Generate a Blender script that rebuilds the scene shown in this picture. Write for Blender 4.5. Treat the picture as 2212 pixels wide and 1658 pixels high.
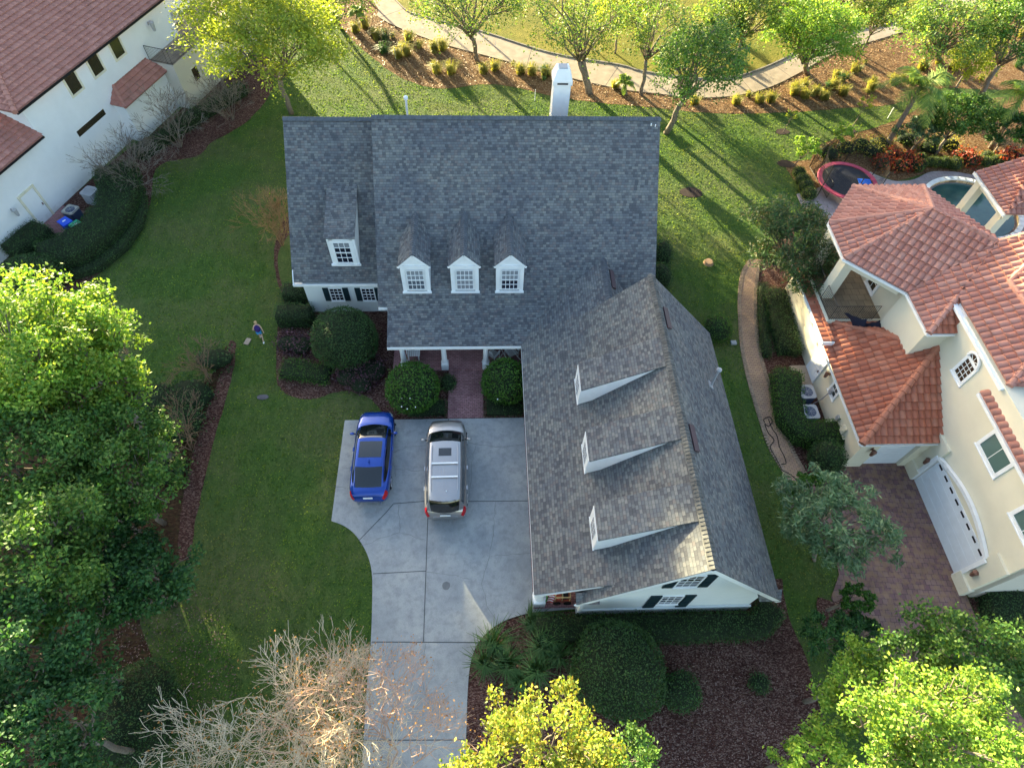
import bpy, bmesh, math, random
import numpy as np
from mathutils import Vector, Matrix
from mathutils.geometry import delaunay_2d_cdt as cdt
for o in list(bpy.data.objects): bpy.data.objects.remove(o)
S = bpy.context.scene; COL = S.collection
PI = math.pi
# ------------------------------------------------------------ camera
F, CX, CY, H = 1336., 1106., 829., 27.
def _n(v): v = np.array(v, float); return v/np.linalg.norm(v)
_dn = _n([-46, -891, -F]); _Z = -_dn
_Y = np.array([-79, 2009, -F], float); _Y = _n(_Y-_Z*_Y.dot(_n(_Z))); _X = np.cross(_Y, _Z)
ROT = np.array([_X, _Y, _Z])
def ray(u, v): return ROT@np.array([u-CX, -(v-CY), -F])
def at(u, v, z=0.):
    d = ray(u, v); t = (z-H)/d[2]; return Vector((d[0]*t, d[1]*t, z))
def onpl(u, v, P, N):
    d = Vector(ray(u, v)); o = Vector((0, 0, H)); N = Vector(N); return o+d*((Vector(P)-o).dot(N)/d.dot(N))
cd = bpy.data.cameras.new('camera'); cam = bpy.data.objects.new('camera', cd); COL.objects.link(cam)
cd.sensor_width = 36; cd.lens = 36*F/2212; cd.clip_end = 2000; cd.clip_start = .1
M4 = Matrix([[*ROT[i], 0] for i in range(3)]+[[0, 0, 0, 1]]); M4.translation = (0, 0, H)
cam.matrix_world = M4; S.camera = cam
# ------------------------------------------------------------ light
SUN_EL, SUN_AZ = math.radians(10.5), math.radians(-31)      # azimuth from +Y towards +X
W = bpy.data.worlds.new('World'); S.world = W; W.use_nodes = True
nt = W.node_tree; sk = nt.nodes.new('ShaderNodeTexSky'); sk.sky_type = 'NISHITA'; sk.sun_disc = False
sk.sun_elevation = SUN_EL; sk.sun_rotation = SUN_AZ; sk.air_density = 1.0; sk.dust_density = 1.8; sk.ozone_density = .9
bg = nt.nodes['Background']; bg.inputs[1].default_value = .098; nt.links.new(sk.outputs[0], bg.inputs[0])
sl = bpy.data.lights.new('sun', 'SUN'); sl.energy = 5.0; sl.angle = math.radians(.6); sl.color = (1, .87, .52)
so = bpy.data.objects.new('sun', sl); COL.objects.link(so)
sdir = Vector((math.sin(SUN_AZ)*math.cos(SUN_EL), math.cos(SUN_AZ)*math.cos(SUN_EL), math.sin(SUN_EL)))
so.rotation_euler = sdir.to_track_quat('Z', 'Y').to_euler(); so.location = (-20, 40, 40)
S.view_settings.view_transform = 'Standard'; S.view_settings.look = 'None'; S.view_settings.gamma = 1
S.view_settings.exposure = 2.86
S.render.engine = 'CYCLES'; S.cycles.max_bounces = 6; S.cycles.transparent_max_bounces = 8
S.render.resolution_x = 1024; S.render.resolution_y = 767
rnd = random.Random(7); NP = np.random.default_rng(7)
# ------------------------------------------------------------ materials
def rgb(*c): return (*c, 1)
class MT:
    def __init__(s, name, rough=.8, spec=.3, metal=0.):
        s.m = bpy.data.materials.new(name); s.m.use_nodes = True; s.nt = s.m.node_tree; s.N = s.nt.nodes; s.L = s.nt.links
        s.b = s.N['Principled BSDF']; s.b.inputs['Roughness'].default_value = rough
        s.b.inputs['Specular IOR Level'].default_value = spec; s.b.inputs['Metallic'].default_value = metal
    def n(s, t, **k):
        x = s.N.new('ShaderNode'+t)
        for a, b in k.items():
            if a[0] == '_': setattr(x, a[1:], b)
            else:
                i = x.inputs[int(a[1:])] if a[0] == 'i' and a[1:].isdigit() else x.inputs[a]
                if isinstance(b, bpy.types.NodeSocket): s.L.new(b, i)
                else: i.default_value = b
        return x
    def co(s, kind='Object'): return s.n('TexCoord').outputs[kind]
    def noise(s, vec, scale, detail=3, rough=.55): return s.n('TexNoise', Vector=vec, Scale=scale, Detail=detail, Roughness=rough).outputs[0]
    def ramp(s, fac, stops, interp='LINEAR'):
        r = s.n('ValToRGB', Fac=fac); e = r.color_ramp.elements; r.color_ramp.interpolation = interp
        while len(e) < len(stops): e.new(.5)
        for k, (p, c) in zip(e, stops): k.position = p; k.color = rgb(*c) if len(c) == 3 else c
        return r.outputs[0]
    def mix(s, f, a, b, mode='MIX'):
        x = s.n('Mix'); x.data_type = 'RGBA'; x.blend_type = mode
        for i, v in ((0, f), (6, a), (7, b)):
            if isinstance(v, bpy.types.NodeSocket): s.L.new(v, x.inputs[i])
            else: x.inputs[i].default_value = v if i == 0 or len(v) == 4 else rgb(*v)
        return x.outputs[2]
    def math(s, op, a, b=0., c=None):
        x = s.n('Math', _operation=op)
        for i, v in ((0, a), (1, b)):
            if isinstance(v, bpy.types.NodeSocket): s.L.new(v, x.inputs[i])
            else: x.inputs[i].default_value = v
        return x.outputs[0]
    def color(s, c):
        if isinstance(c, bpy.types.NodeSocket): s.L.new(c, s.b.inputs['Base Color'])
        else: s.b.inputs['Base Color'].default_value = rgb(*c)
        return s
    def bump(s, h, st=.5, d=.02):
        x = s.n('Bump', Height=h, Strength=st, Distance=d); s.L.new(x.outputs[0], s.b.inputs['Normal']); return s

def flat(name, c, rough=.6, spec=.3, metal=0., var=.12, scale=3.):
    t = MT(name, rough, spec, metal)
    if var:
        f = t.noise(t.co(), scale, 5)
        t.color(t.ramp(f, [(.3, tuple(x*(1-var) for x in c)), (.7, tuple(min(1, x*(1+var)) for x in c))]))
        t.bump(t.noise(t.co(), 60, 2), .08, .005)
    else: t.color(c)
    return t.m

def shingles(name, pal, w=.165, h=.125):
    t = MT(name, .9, .15); uv = t.co('UV'); sp = t.n('SeparateXYZ', Vector=uv)
    row = t.math('FLOOR', t.math('DIVIDE', sp.outputs[1], h)); fr = t.math('FRACT', t.math('DIVIDE', sp.outputs[1], h))
    wn = t.n('TexWhiteNoise', _noise_dimensions='1D', W=row).outputs[0]
    uu = t.math('DIVIDE', t.math('ADD', sp.outputs[0], t.math('MULTIPLY', wn, 7.3)), w)
    tab = t.math('FLOOR', uu); fu = t.math('FRACT', uu)
    v2 = t.n('CombineXYZ', X=tab, Y=row).outputs[0]
    r = t.n('TexWhiteNoise', _noise_dimensions='2D', Vector=v2)
    c = t.ramp(r.outputs[0], pal, 'CONSTANT')
    c = t.mix(.22, c, t.ramp(t.noise(uv, 90, 2), [(.3, (.05, .05, .055)), (.7, (.30, .30, .31))]))
    big = t.ramp(t.noise(t.co(), .5, 4), [(.3, (.78, .80, .85)), (.7, (1.14, 1.12, 1.05))])
    c = t.mix(1, c, big, 'MULTIPLY')
    high = t.math('GREATER_THAN', r.outputs[0], .45)          # laminated tabs stand proud of the course
    # shadow lines put into the colour along course edges and tab sides, then relief
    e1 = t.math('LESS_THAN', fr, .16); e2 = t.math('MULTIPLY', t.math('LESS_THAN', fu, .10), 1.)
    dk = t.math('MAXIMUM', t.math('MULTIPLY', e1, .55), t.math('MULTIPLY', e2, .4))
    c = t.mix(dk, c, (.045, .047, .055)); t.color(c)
    hh = t.math('ADD', t.math('MULTIPLY', t.math('SUBTRACT', 1., fr), 1.), t.math('MULTIPLY', high, .8))
    t.bump(hh, .7, .012); return t.m

def tiles(name, c1, c2, c3, w, h):
    t = MT(name, .75, .25); sp = t.n('SeparateXYZ', Vector=t.co('UV'))
    a = t.math('FLOOR', t.math('DIVIDE', sp.outputs[0], w)); b = t.math('FLOOR', t.math('DIVIDE', sp.outputs[1], h))
    r = t.n('TexWhiteNoise', _noise_dimensions='2D', Vector=t.n('CombineXYZ', X=a, Y=b).outputs[0]).outputs[0]
    c = t.ramp(r, [(0, c1), (.55, c2), (1, c3)])
    c = t.mix(t.math('MULTIPLY', t.ramp(t.noise(t.co(), 2.2, 5), [(.5, (0, 0, 0)), (.75, (1, 1, 1))]), .35), c, (.12, .07, .055))
    t.color(c); t.bump(t.noise(t.co(), 40, 3), .15, .006); return t.m

def leafmat(name, cols, trans=.35, rough=.55, patch=.6, dry=None):
    t = MT(name, rough, .35)
    r = t.n('NewGeometry').outputs['Random Per Island']
    c = t.ramp(r, [(i/(len(cols)-1), k) for i, k in enumerate(cols)])
    big = t.ramp(t.noise(t.co(), .9, 3), [(.32, (1-patch*.5,)*3), (.68, (1+patch*.4,)*3)])
    c = t.mix(1, c, big, 'MULTIPLY')
    if dry:
        co = t.co(); c = t.mix(t.ramp(t.noise(co, .17, 6, .62), [(.48, (0,)*3), (.66, (.5,)*3)]), c, t.ramp(r, [(0, tuple(x*.5 for x in dry)), (1, dry)]))
        wv = t.n('TexWave', Vector=t.n('Mapping', Vector=co, Rotation=(0, 0, .12)).outputs[0], Scale=.36, Distortion=1.2, Detail=2.); wv.bands_direction = 'X'
        c = t.mix(t.math('MULTIPLY', wv.outputs[1], .30), c, t.mix(1, c, (.62, .72, .6), 'MULTIPLY'))
        c = t.mix(.5, c, t.mix(1, c, t.ramp(t.noise(co, 1.3, 6, .7), [(.32, (.55, .6, .55)), (.68, (1.45, 1.35, 1.3))]), 'MULTIPLY'))
    t.color(c)
    tr = t.n('BsdfTranslucent', Color=t.mix(1, c, (1.3, 1.25, .6), 'MULTIPLY'))
    mx = t.n('MixShader', i0=trans, i1=t.b.outputs[0], i2=tr.outputs[0])
    t.L.new(mx.outputs[0], t.N['Material Output'].inputs[0]); return t.m

def grassmat(name, a, b, c, dry, lo=.42, hi=.62):
    t = MT(name, .9, .1); co = t.co()
    big = t.noise(co, .22, 4, .6); f = t.noise(co, 8, 5, .75); ff = t.noise(co, 24, 3, .8); md = t.noise(co, 1.6, 5, .7)
    col = t.ramp(f, [(.3, a), (.5, b), (.72, c)])
    col = t.mix(t.ramp(big, [(lo, (0, 0, 0)), (hi, (1, 1, 1))]), col, t.ramp(f, [(.3, b), (.7, dry)]))
    col = t.mix(.55, col, t.mix(1, col, t.ramp(md, [(.3, (.62, .7, .62)), (.7, (1.4, 1.3, 1.25))]), 'MULTIPLY'))
    mow = t.n('TexWave', Vector=co, Scale=.42, Distortion=2., Detail=1.); mow.bands_direction = 'X'
    col = t.mix(t.math('MULTIPLY', mow.outputs[1], .22), col, t.mix(1, col, (.6, .7, .6), 'MULTIPLY'))
    col = t.mix(.5, col, t.mix(1, col, t.ramp(ff, [(.34, (.3, .36, .3)), (.66, (1.7, 1.6, 1.35))]), 'MULTIPLY'))
    t.color(col); t.bump(t.math('ADD', f, t.math('MULTIPLY', ff, .6)), 1., .09); return t.m

def mulchmat(name, cols, s=16):
    t = MT(name, .95, .1); co = t.co()
    v = t.n('TexVoronoi', Vector=t.n('Mapping', Vector=co, Scale=(1, 1.9, 1)).outputs[0], Scale=s, Randomness=1.)
    r = t.n('SeparateColor', Color=v.outputs[1]).outputs[0]
    c = t.ramp(r, [(i/(len(cols)-1), k) for i, k in enumerate(cols)])
    c = t.mix(t.ramp(t.noise(co, .7, 4), [(.35, (0,)*3), (.7, (.55,)*3)]), c, t.mix(1, c, (.45, .42, .42), 'MULTIPLY'))
    t.color(c); t.bump(t.math('ADD', r, t.noise(co, 30, 2)), 1., .05); return t.m

def brickmat(name, c1, c2, mort, w, h, rot=0., mode=.5, mix3=None):
    t = MT(name, .85, .2); mp = t.n('Mapping', Vector=t.co(), Rotation=(0, 0, rot))
    b = t.n('TexBrick', Vector=mp.outputs[0], Color1=rgb(*c1), Color2=rgb(*c2), Mortar=rgb(*mort), Scale=1., _offset=mode)
    b.inputs['Mortar Size'].default_value = .008; b.inputs['Brick Width'].default_value = w; b.inputs['Row Height'].default_value = h
    b.inputs['Bias'].default_value = 0.
    c = b.outputs[0]
    if mix3: c = t.mix(t.ramp(t.noise(mp.outputs[0], 3.5, 3), [(.45, (0,)*3), (.6, (.7,)*3)]), c, mix3)
    c = t.mix(.4, c, t.mix(1, c, t.ramp(t.noise(t.co(), 1.1, 5), [(.3, (.5,)*3), (.7, (1.45,)*3)]), 'MULTIPLY'))
    t.color(c); t.bump(t.math('SUBTRACT', 1., b.outputs[1]), .5, .01); return t.m

def stucco(name, c, dirt=.5):
    t = MT(name, .9, .1); co = t.co()
    f = t.noise(co, .8, 6, .65)
    col = t.ramp(f, [(.3, tuple(x*.93 for x in c)), (.65, c)])
    sp = t.n('SeparateXYZ', Vector=co); low = t.math('LESS_THAN', sp.outputs[2], .35)
    st = t.math('MULTIPLY', t.ramp(t.noise(co, 3, 4), [(.45, (0,)*3), (.8, (dirt,)*3)]), low)
    t.color(t.mix(st, col, tuple(x*.6 for x in c))); t.bump(t.noise(co, 45, 3), .25, .01); return t.m

def carpaint(name, c, metal=.35, rough=.28):
    t = MT(name, rough, .5, metal); t.b.inputs['Coat Weight'].default_value = .8; t.b.inputs['Coat Roughness'].default_value = .06
    t.color(t.ramp(t.noise(t.co(), 2.5, 4), [(.3, tuple(x*.93 for x in c)), (.7, c)])); return t.m

def concretemat():
    t = MT('concrete', .85, .2); co = t.co()
    f = t.noise(co, .45, 6, .62); g = t.noise(co, 3.2, 5, .65); q = t.noise(co, 38, 3)
    c = t.ramp(f, [(.3, (.235, .255, .27)), (.5, (.32, .335, .34)), (.7, (.40, .405, .39))])
    c = t.mix(t.ramp(g, [(.46, (0,)*3), (.72, (.62,)*3)]), c, (.19, .20, .21))
    c = t.mix(.3, c, t.mix(1, c, t.ramp(q, [(.3, (.6,)*3), (.7, (1.35,)*3)]), 'MULTIPLY'))
    t.color(c); t.bump(q, .2, .004); return t.m

SH = [(0, (.072, .078, .090)), (.16, (.135, .143, .152)), (.34, (.095, .098, .108)), (.45, (.165, .176, .185)), (.62, (.118, .13, .146)), (.80, (.195, .20, .195)), (.92, (.15, .135, .138))]
SHW = [(0, (.082, .083, .088)), (.15, (.150, .152, .150)), (.33, (.105, .105, .108)), (.45, (.180, .182, .176)), (.62, (.135, .142, .150)), (.80, (.215, .21, .195)), (.92, (.165, .145, .138))]
m_sh = shingles('grey_shingles', SH); m_shw = shingles('weathered_shingles', SHW)
m_ridge = flat('ridge_shingle', (.10, .11, .125), .9, var=.25, scale=5)
m_tileR = tiles('terracotta_tiles', (.36, .155, .12), (.41, .19, .145), (.46, .235, .185), .30, .38)
m_tileL = tiles('red_concrete_tiles', (.33, .145, .115), (.36, .165, .13), (.41, .195, .155), .30, .36)
m_tileN = tiles('orange_tiles', (.33, .105, .06), (.39, .135, .08), (.43, .175, .11), .30, .38)
m_white = flat('white_paint', (.80, .82, .83), .5, var=.05); m_housew = stucco('white_stucco', (.72, .76, .76), .5)
m_whiteL = stucco('white_rough_stucco', (.78, .79, .80)); m_cream = stucco('cream_stucco', (.72, .68, .54)); m_beige = stucco('beige_stucco', (.58, .54, .47))
m_dark = flat('charcoal_paint', (.012, .03, .038), .45, var=.1); m_black = flat('black_metal', (.015, .015, .018), .4, var=0)
m_rubber = flat('rubber', (.012, .012, .012), .85, var=0)
m_silver = flat('bright_metal', (.5, .5, .52), .3, metal=.9, var=0); m_grey = flat('grey_plastic', (.35, .36, .38), .55, var=.08)
m_bronze = flat('weathered_bronze', (.16, .075, .05), .5, var=.3)
def glassmat(name, c, rough=.05):
    t = MT(name, rough, .8); t.color(c); t.b.inputs['Coat Weight'].default_value = .5; return t.m
m_glass = glassmat('window_glass', (.012, .016, .035)); m_glassb = glassmat('blinds_behind_glass', (.25, .27, .30), .2)
m_glassg = glassmat('green_glass', (.10, .17, .155), .1); m_glassbr = glassmat('brown_glass', (.04, .032, .018), .1); m_cargl = glassmat('car_glass', (.006, .008, .010))
m_conc = concretemat(); m_path = flat('path_concrete', (.29, .235, .185), .9, var=.2, scale=1.5)
m_lawn = grassmat('lawn_grass', (.036, .078, .020), (.065, .124, .030), (.10, .165, .040), (.15, .145, .075))
m_rough = grassmat('golf_rough', (.055, .075, .015), (.13, .145, .022), (.22, .20, .035), (.28, .22, .05), .35, .6)
m_mulch = mulchmat('bark_mulch', [(.03, .013, .011), (.10, .044, .035), (.07, .030, .025), (.17, .095, .075), (.26, .17, .14)])
m_leaf_lit = mulchmat('leaf_litter', [(.09, .045, .022), (.20, .105, .05), (.15, .075, .035), (.28, .18, .09), (.36, .25, .15)], 12)
m_brick = brickmat('red_brick_paving', (.27, .13, .135), (.37, .20, .20), (.11, .07, .075), .2, .1)
m_brickp = brickmat('yellow_brick_paving', (.40, .26, .16), (.33, .21, .15), (.12, .09, .07), .22, .11)
m_paver = brickmat('purple_pavers', (.145, .080, .085), (.215, .135, .115), (.055, .04, .04), .24, .24, .08, .5, (.24, .15, .09))
m_patio = brickmat('grey_patio_pavers', (.30, .25, .26), (.36, .31, .31), (.2, .17, .17), .4, .4)
m_soil = flat('dark_soil', (.035, .022, .018), .95, var=.3)
G_oak = leafmat('oak_leaves', [(.035, .10, .020), (.065, .16, .026), (.105, .205, .034), (.16, .24, .04)])
G_dark = leafmat('deep_green_leaves', [(.016, .062, .018), (.030, .10, .026), (.050, .14, .034), (.08, .17, .036)])
G_yel = leafmat('yellow_green_leaves', [(.18, .26, .035), (.28, .36, .045), (.40, .44, .06), (.24, .32, .05)], .5)
G_gold = leafmat('golden_leaves', [(.13, .22, .03), (.24, .32, .04), (.34, .36, .05), (.40, .30, .05)], .4)
G_lime = leafmat('lime_leaves', [(.10, .22, .03), (.17, .32, .04), (.25, .38, .05), (.34, .42, .06)], .4)  # lighter green that puts sunlight into the leaf colour of the sunlit oaks
G_willow = leafmat('soft_green_leaves', [(.06, .15, .04), (.11, .21, .055), (.18, .27, .06), (.28, .32, .07)], .5)
G_mango = leafmat('mango_leaves', [(.022, .06, .022), (.042, .10, .03), (.075, .14, .035), (.15, .11, .05)], .3)
G_frang = leafmat('silvery_leaves', [(.05, .12, .045), (.10, .19, .075), (.20, .29, .15), (.04, .09, .035)], .3, .4)
G_hedge = leafmat('hedge_leaves', [(.018, .052, .012), (.034, .088, .019), (.058, .12, .028)], .2, patch=.5)
G_box = leafmat('bright_shrub_leaves', [(.020, .075, .008), (.045, .13, .012), (.085, .19, .018)], .25, patch=.3)
G_ball = leafmat('ball_shrub_leaves', [(.05, .11, .012), (.09, .15, .018), (.16, .19, .02)], .25)
G_red = leafmat('croton_leaves', [(.20, .02, .02), (.38, .05, .02), (.10, .03, .02), (.5, .2, .03)], .35)
G_purp = leafmat('purple_leaves', [(.05, .02, .035), (.10, .04, .06), (.07, .045, .04)], .2)
G_grass = leafmat('grass_blades', [(.03, .085, .022), (.055, .13, .03), (.09, .16, .05)], .3)
G_straw = leafmat('straw_grass_blades', [(.15, .18, .03), (.28, .29, .05), (.40, .35, .09), (.2, .2, .06)], .4)
G_palm = leafmat('palm_leaflets', [(.09, .18, .03), (.18, .28, .05), (.34, .40, .07)], .4)
G_dry = leafmat('dry_leaves', [(.42, .20, .07), (.5, .28, .10), (.34, .13, .06)], .4)
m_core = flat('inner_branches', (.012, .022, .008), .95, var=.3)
def bark(name, c):
    t = MT(name, .9, .15); co = t.co(); f = t.noise(co, 9, 5, .7)
    t.color(t.ramp(f, [(.3, tuple(x*.5 for x in c)), (.7, c)])); t.bump(f, .6, .03); return t.m
B_grey = bark('grey_bark', (.24, .20, .165)); B_pale = bark('pale_twigs', (.78, .66, .48)); B_brown = bark('brown_twigs', (.26, .17, .11)); B_tan = bark('tan_twigs', (.40, .25, .12)); B_pink = bark('pinkish_twigs', (.66, .44, .33))
# ------------------------------------------------------------ object helpers
def tag(o, label=None, cat=None, group=None, kind=None):
    if label: o['label'] = label
    if cat: o['category'] = cat
    if group: o['group'] = group
    if kind: o['kind'] = kind
    return o
def thing(name, label, cat, loc=(0, 0, 0), rz=0., group=None):
    o = bpy.data.objects.new(name, None); COL.objects.link(o); o.location = loc; o.rotation_euler = (0, 0, rz); o.empty_display_size = .3
    return tag(o, label, cat, group)
def wmat(o): return (wmat(o.parent) if o.parent else Matrix.Identity(4)) @ o.matrix_parent_inverse @ o.matrix_basis
def link(name, me, mat, parent=None, smooth=False):
    o = bpy.data.objects.new(name, me); COL.objects.link(o)
    for m in (mat if isinstance(mat, (list, tuple)) else [mat]): me.materials.append(m)
    if parent:
        o.parent = parent
        w = wmat(parent)
        o.matrix_parent_inverse = w.inverted()
    if smooth: me.shade_smooth()
    return o
def obj(name, bm, mat, parent=None, smooth=False):
    me = bpy.data.meshes.new(name); bm.to_mesh(me); bm.free(); return link(name, me, mat, parent, smooth)
def struct(name, bm, mat): return tag(obj(name, bm, mat), kind='structure')
def BM(): return bmesh.new()
def V(*a): return Vector(a)
EX, EY, EZ = V(1, 0, 0), V(0, 1, 0), V(0, 0, 1)
def box(bm, c, s, ex=EX, ey=EY, ez=EZ, mi=0):
    c = Vector(c); vs = [bm.verts.new(c+ex*(s[0]/2*i)+ey*(s[1]/2*j)+ez*(s[2]/2*k)) for i in (-1, 1) for j in (-1, 1) for k in (-1, 1)]
    for f in ((0, 1, 3, 2), (4, 6, 7, 5), (0, 4, 5, 1), (2, 3, 7, 6), (0, 2, 6, 4), (1, 5, 7, 3)): bm.faces.new([vs[i] for i in f]).material_index = mi
    return bm
def b2(bm, x0, x1, y0, y1, z0, z1): return box(bm, ((x0+x1)/2, (y0+y1)/2, (z0+z1)/2), (x1-x0, y1-y0, z1-z0))
def tube(bm, pts, rad, n=6, cap=True):
    pts = [Vector(p) for p in pts]; rad = rad if isinstance(rad, (list, tuple)) else [rad]*len(pts); rings = []
    for i, p in enumerate(pts):
        d = (pts[min(i+1, len(pts)-1)]-pts[max(i-1, 0)]); d = d.normalized() if d.length > 1e-9 else EZ
        a = d.cross(EZ if abs(d.z) < .9 else EX).normalized(); b = d.cross(a)
        rings.append([bm.verts.new(p+(a*math.cos(2*PI*k/n)+b*math.sin(2*PI*k/n))*rad[i]) for k in range(n)])
    for r, q in zip(rings, rings[1:]):
        for k in range(n): bm.faces.new((r[k], r[(k+1) % n], q[(k+1) % n], q[k]))
    if cap and n > 2: bm.faces.new(rings[0][::-1]); bm.faces.new(rings[-1])
    return bm
def lathe(bm, prof, c=(0, 0, 0), n=20, ax=None):
    c = Vector(c); R = (ax.to_track_quat('Z', 'Y').to_matrix() if ax else Matrix.Identity(3)); rings = []
    for r, z in prof: rings.append([bm.verts.new(c+R@V(r*math.cos(2*PI*k/n), r*math.sin(2*PI*k/n), z)) for k in range(n)])
    for a, q in zip(rings, rings[1:]):
        for k in range(n): bm.faces.new((a[k], a[(k+1) % n], q[(k+1) % n], q[k]))
    bm.faces.new(rings[0][::-1]); bm.faces.new(rings[-1]); return bm
def prism(bm, pts, off):
    pts = [Vector(p) for p in pts]; off = Vector(off)
    a = [bm.verts.new(p) for p in pts]; b = [bm.verts.new(p+off) for p in pts]; n = len(pts)
    bm.faces.new(a); bm.faces.new(b[::-1])
    for i in range(n): bm.faces.new((a[i], b[i], b[(i+1) % n], a[(i+1) % n]))
    bmesh.ops.recalc_face_normals(bm, faces=bm.faces); return bm
SHEETS = []
def sheet(pts, z, zt=0., jit=0.):
    """ground polygon (world xy), optionally a slab of thickness zt; jit roughens its outline"""
    P = [Vector((p[0], p[1], 0)) for p in pts]; SHEETS.append(np.array([(p.x, p.y) for p in P]))
    if jit:
        Q = []
        for a, b in zip(P, P[1:]+P[:1]):
            k = max(1, int((b-a).length/.35))
            for i in range(k):
                q = a.lerp(b, i/k); Q.append(q+V(rnd.uniform(-jit, jit), rnd.uniform(-jit, jit), 0))
        P = Q
    bm = BM(); n = len(P); r = cdt([p.xy for p in P], [(i, (i+1) % n) for i in range(n)], [], 1, 1e-5)
    vs = [bm.verts.new((p.x, p.y, z)) for p in r[0]]
    for f in r[2]: bm.faces.new([vs[i] for i in f])
    bm.normal_update()
    for f in bm.faces:
        if f.normal.z < 0: f.normal_flip()
    if zt:
        r = bmesh.ops.extrude_face_region(bm, geom=list(bm.faces)); vs = [g for g in r['geom'] if isinstance(g, bmesh.types.BMVert)]
        for v in vs: v.co.z += zt
        bmesh.ops.recalc_face_normals(bm, faces=bm.faces)
    return bm
def smoothpoly(pts, n=5, closed=False):
    P = [Vector(p) for p in pts]; R = []; m = len(P)
    for i in range(m if closed else m-1):
        p0 = P[(i-1) % m] if closed or i > 0 else P[i]; p1 = P[i]; p2 = P[(i+1) % m]; p3 = P[(i+2) % m] if closed or i+2 < m else P[-1]
        for k in range(n):
            t = k/n; R.append(.5*((2*p1)+(p2-p0)*t+(2*p0-5*p1+4*p2-p3)*t*t+(3*p1-p0-3*p2+p3)*t**3))
    if not closed: R.append(P[-1])
    return R
def px(*uv, z=0.): return [at(u, v, z) for u, v in uv]
# ------------------------------------------------------------ roofs
def frame(poly):
    a, b, c = poly[:3]; n = (b-a).cross(c-a).normalized()
    if n.z < 0: n = -n
    e1 = EZ.cross(n); e1 = e1.normalized() if e1.length > 1e-4 else EX
    return e1, n.cross(e1), n
def shroof(name, poly, mat, parent, th=.13):
    poly = [Vector(p) for p in poly]; e1, e2, n = frame(poly); bm = BM(); uvl = bm.loops.layers.uv.new('UVMap')
    prism(bm, poly, -n*th)
    for f in bm.faces:
        for l in f.loops: l[uvl].uv = (l.vert.co.dot(e1)+50, l.vert.co.dot(e2)+50)
    return obj(name, bm, mat, parent)
def tileroof(name, poly, mat, parent, w=.30, h=.38, amp=.085, step=.055, th=.10, coarse=6):
    poly = [Vector(p) for p in poly]; e1, e2, n = frame(poly); o = poly[0]
    U = [(p-o).dot(e1) for p in poly]; Vv = [(p-o).dot(e2) for p in poly]
    u0, u1 = math.floor(min(U)/w)*w, math.ceil(max(U)/w)*w; v0, v1 = math.floor(min(Vv)/h)*h, math.ceil(max(Vv)/h)*h
    us = np.arange(round((u1-u0)/w)*coarse+1)*w/coarse+u0
    vs = []
    for k in range(round((v1-v0)/h)): vs += [(v0+k*h+.002, step), (v0+(k+1)*h-.012, 0.)]
    prof = np.abs(np.sin(PI*us/w))**.8*amp
    pts = []
    for v, s in vs:
        for u, pz in zip(us, prof): pts.append(o+e1*u+e2*v+n*(pz*(.85+s*6)+s))
    nu = len(us); faces = [(i*nu+j, i*nu+j+1, (i+1)*nu+j+1, (i+1)*nu+j) for i in range(len(vs)-1) for j in range(nu-1)]
    me = bpy.data.meshes.new('t'); me.from_pydata([tuple(p) for p in pts], [], faces)
    bm = BM(); bm.from_mesh(me); bpy.data.meshes.remove(me); uvl = bm.loops.layers.uv.new('UVMap')
    fi = 0
    bm.faces.ensure_lookup_table()
    for f in bm.faces:
        cv = f.calc_center_median()-o; row = f.index//(nu-1)
        vv = v0+(row//2)*h+(h*.5 if row % 2 == 0 else h*.97)
        for l in f.loops: l[uvl].uv = ((l.vert.co-o).dot(e1)*0+(cv.dot(e1))+60, vv+60)
    cen = sum(poly, V(0, 0, 0))/len(poly)
    for a, b in zip(poly, poly[1:]+poly[:1]):
        no = (b-a).cross(n).normalized()
        if no.dot(cen-a) > 0: no = -no
        bmesh.ops.bisect_plane(bm, geom=bm.verts[:]+bm.edges[:]+bm.faces[:], plane_co=a, plane_no=no, clear_outer=True)
    prism2 = [p-n*.03 for p in poly]; a = [bm.verts.new(p) for p in prism2]; b = [bm.verts.new(p-n*th) for p in prism2]; k = len(a)
    bm.faces.new(a); bm.faces.new(b[::-1])
    for i in range(k): bm.faces.new((a[i], b[i], b[(i+1) % k], a[(i+1) % k]))
    return obj(name, bm, mat, parent)
def hipcap(name, a, b, mat, parent, r=.13, L=.38):
    a, b = Vector(a), Vector(b); d = b-a; n = max(1, int(d.length/L)); bm = BM()
    for i in range(n):
        p = a+d*(i/n); q = a+d*((i+1)/n+.02); tube(bm, [p+EZ*.03, q+EZ*.0], [r*1.12, r*.92], 10)
    return obj(name, bm, mat, parent, False)
def ridgecap(name, a, b, parent, mat=None):
    """row of overlapping bent shingles along a ridge"""
    a, b = Vector(a), Vector(b); d = (b-a); n = int(d.length/.15); e = d.normalized(); s = e.cross(EZ).normalized(); bm = BM()
    for i in range(n):
        p = a+d*(i/n); q = a+d*((i+1.25)/n); z = .035
        v = [bm.verts.new(x) for x in (p+s*.17-EZ*.09+EZ*z, p+EZ*(.015+z), p-s*.17-EZ*.09+EZ*z, q+s*.17-EZ*.13+EZ*z, q+EZ*(z-.01), q-s*.17-EZ*.13+EZ*z)]
        bm.faces.new((v[0], v[1], v[4], v[3])); bm.faces.new((v[1], v[2], v[5], v[4])); bm.faces.new((v[0], v[1], v[2]))
    return obj(name, bm, mat or m_ridge, parent)
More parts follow.
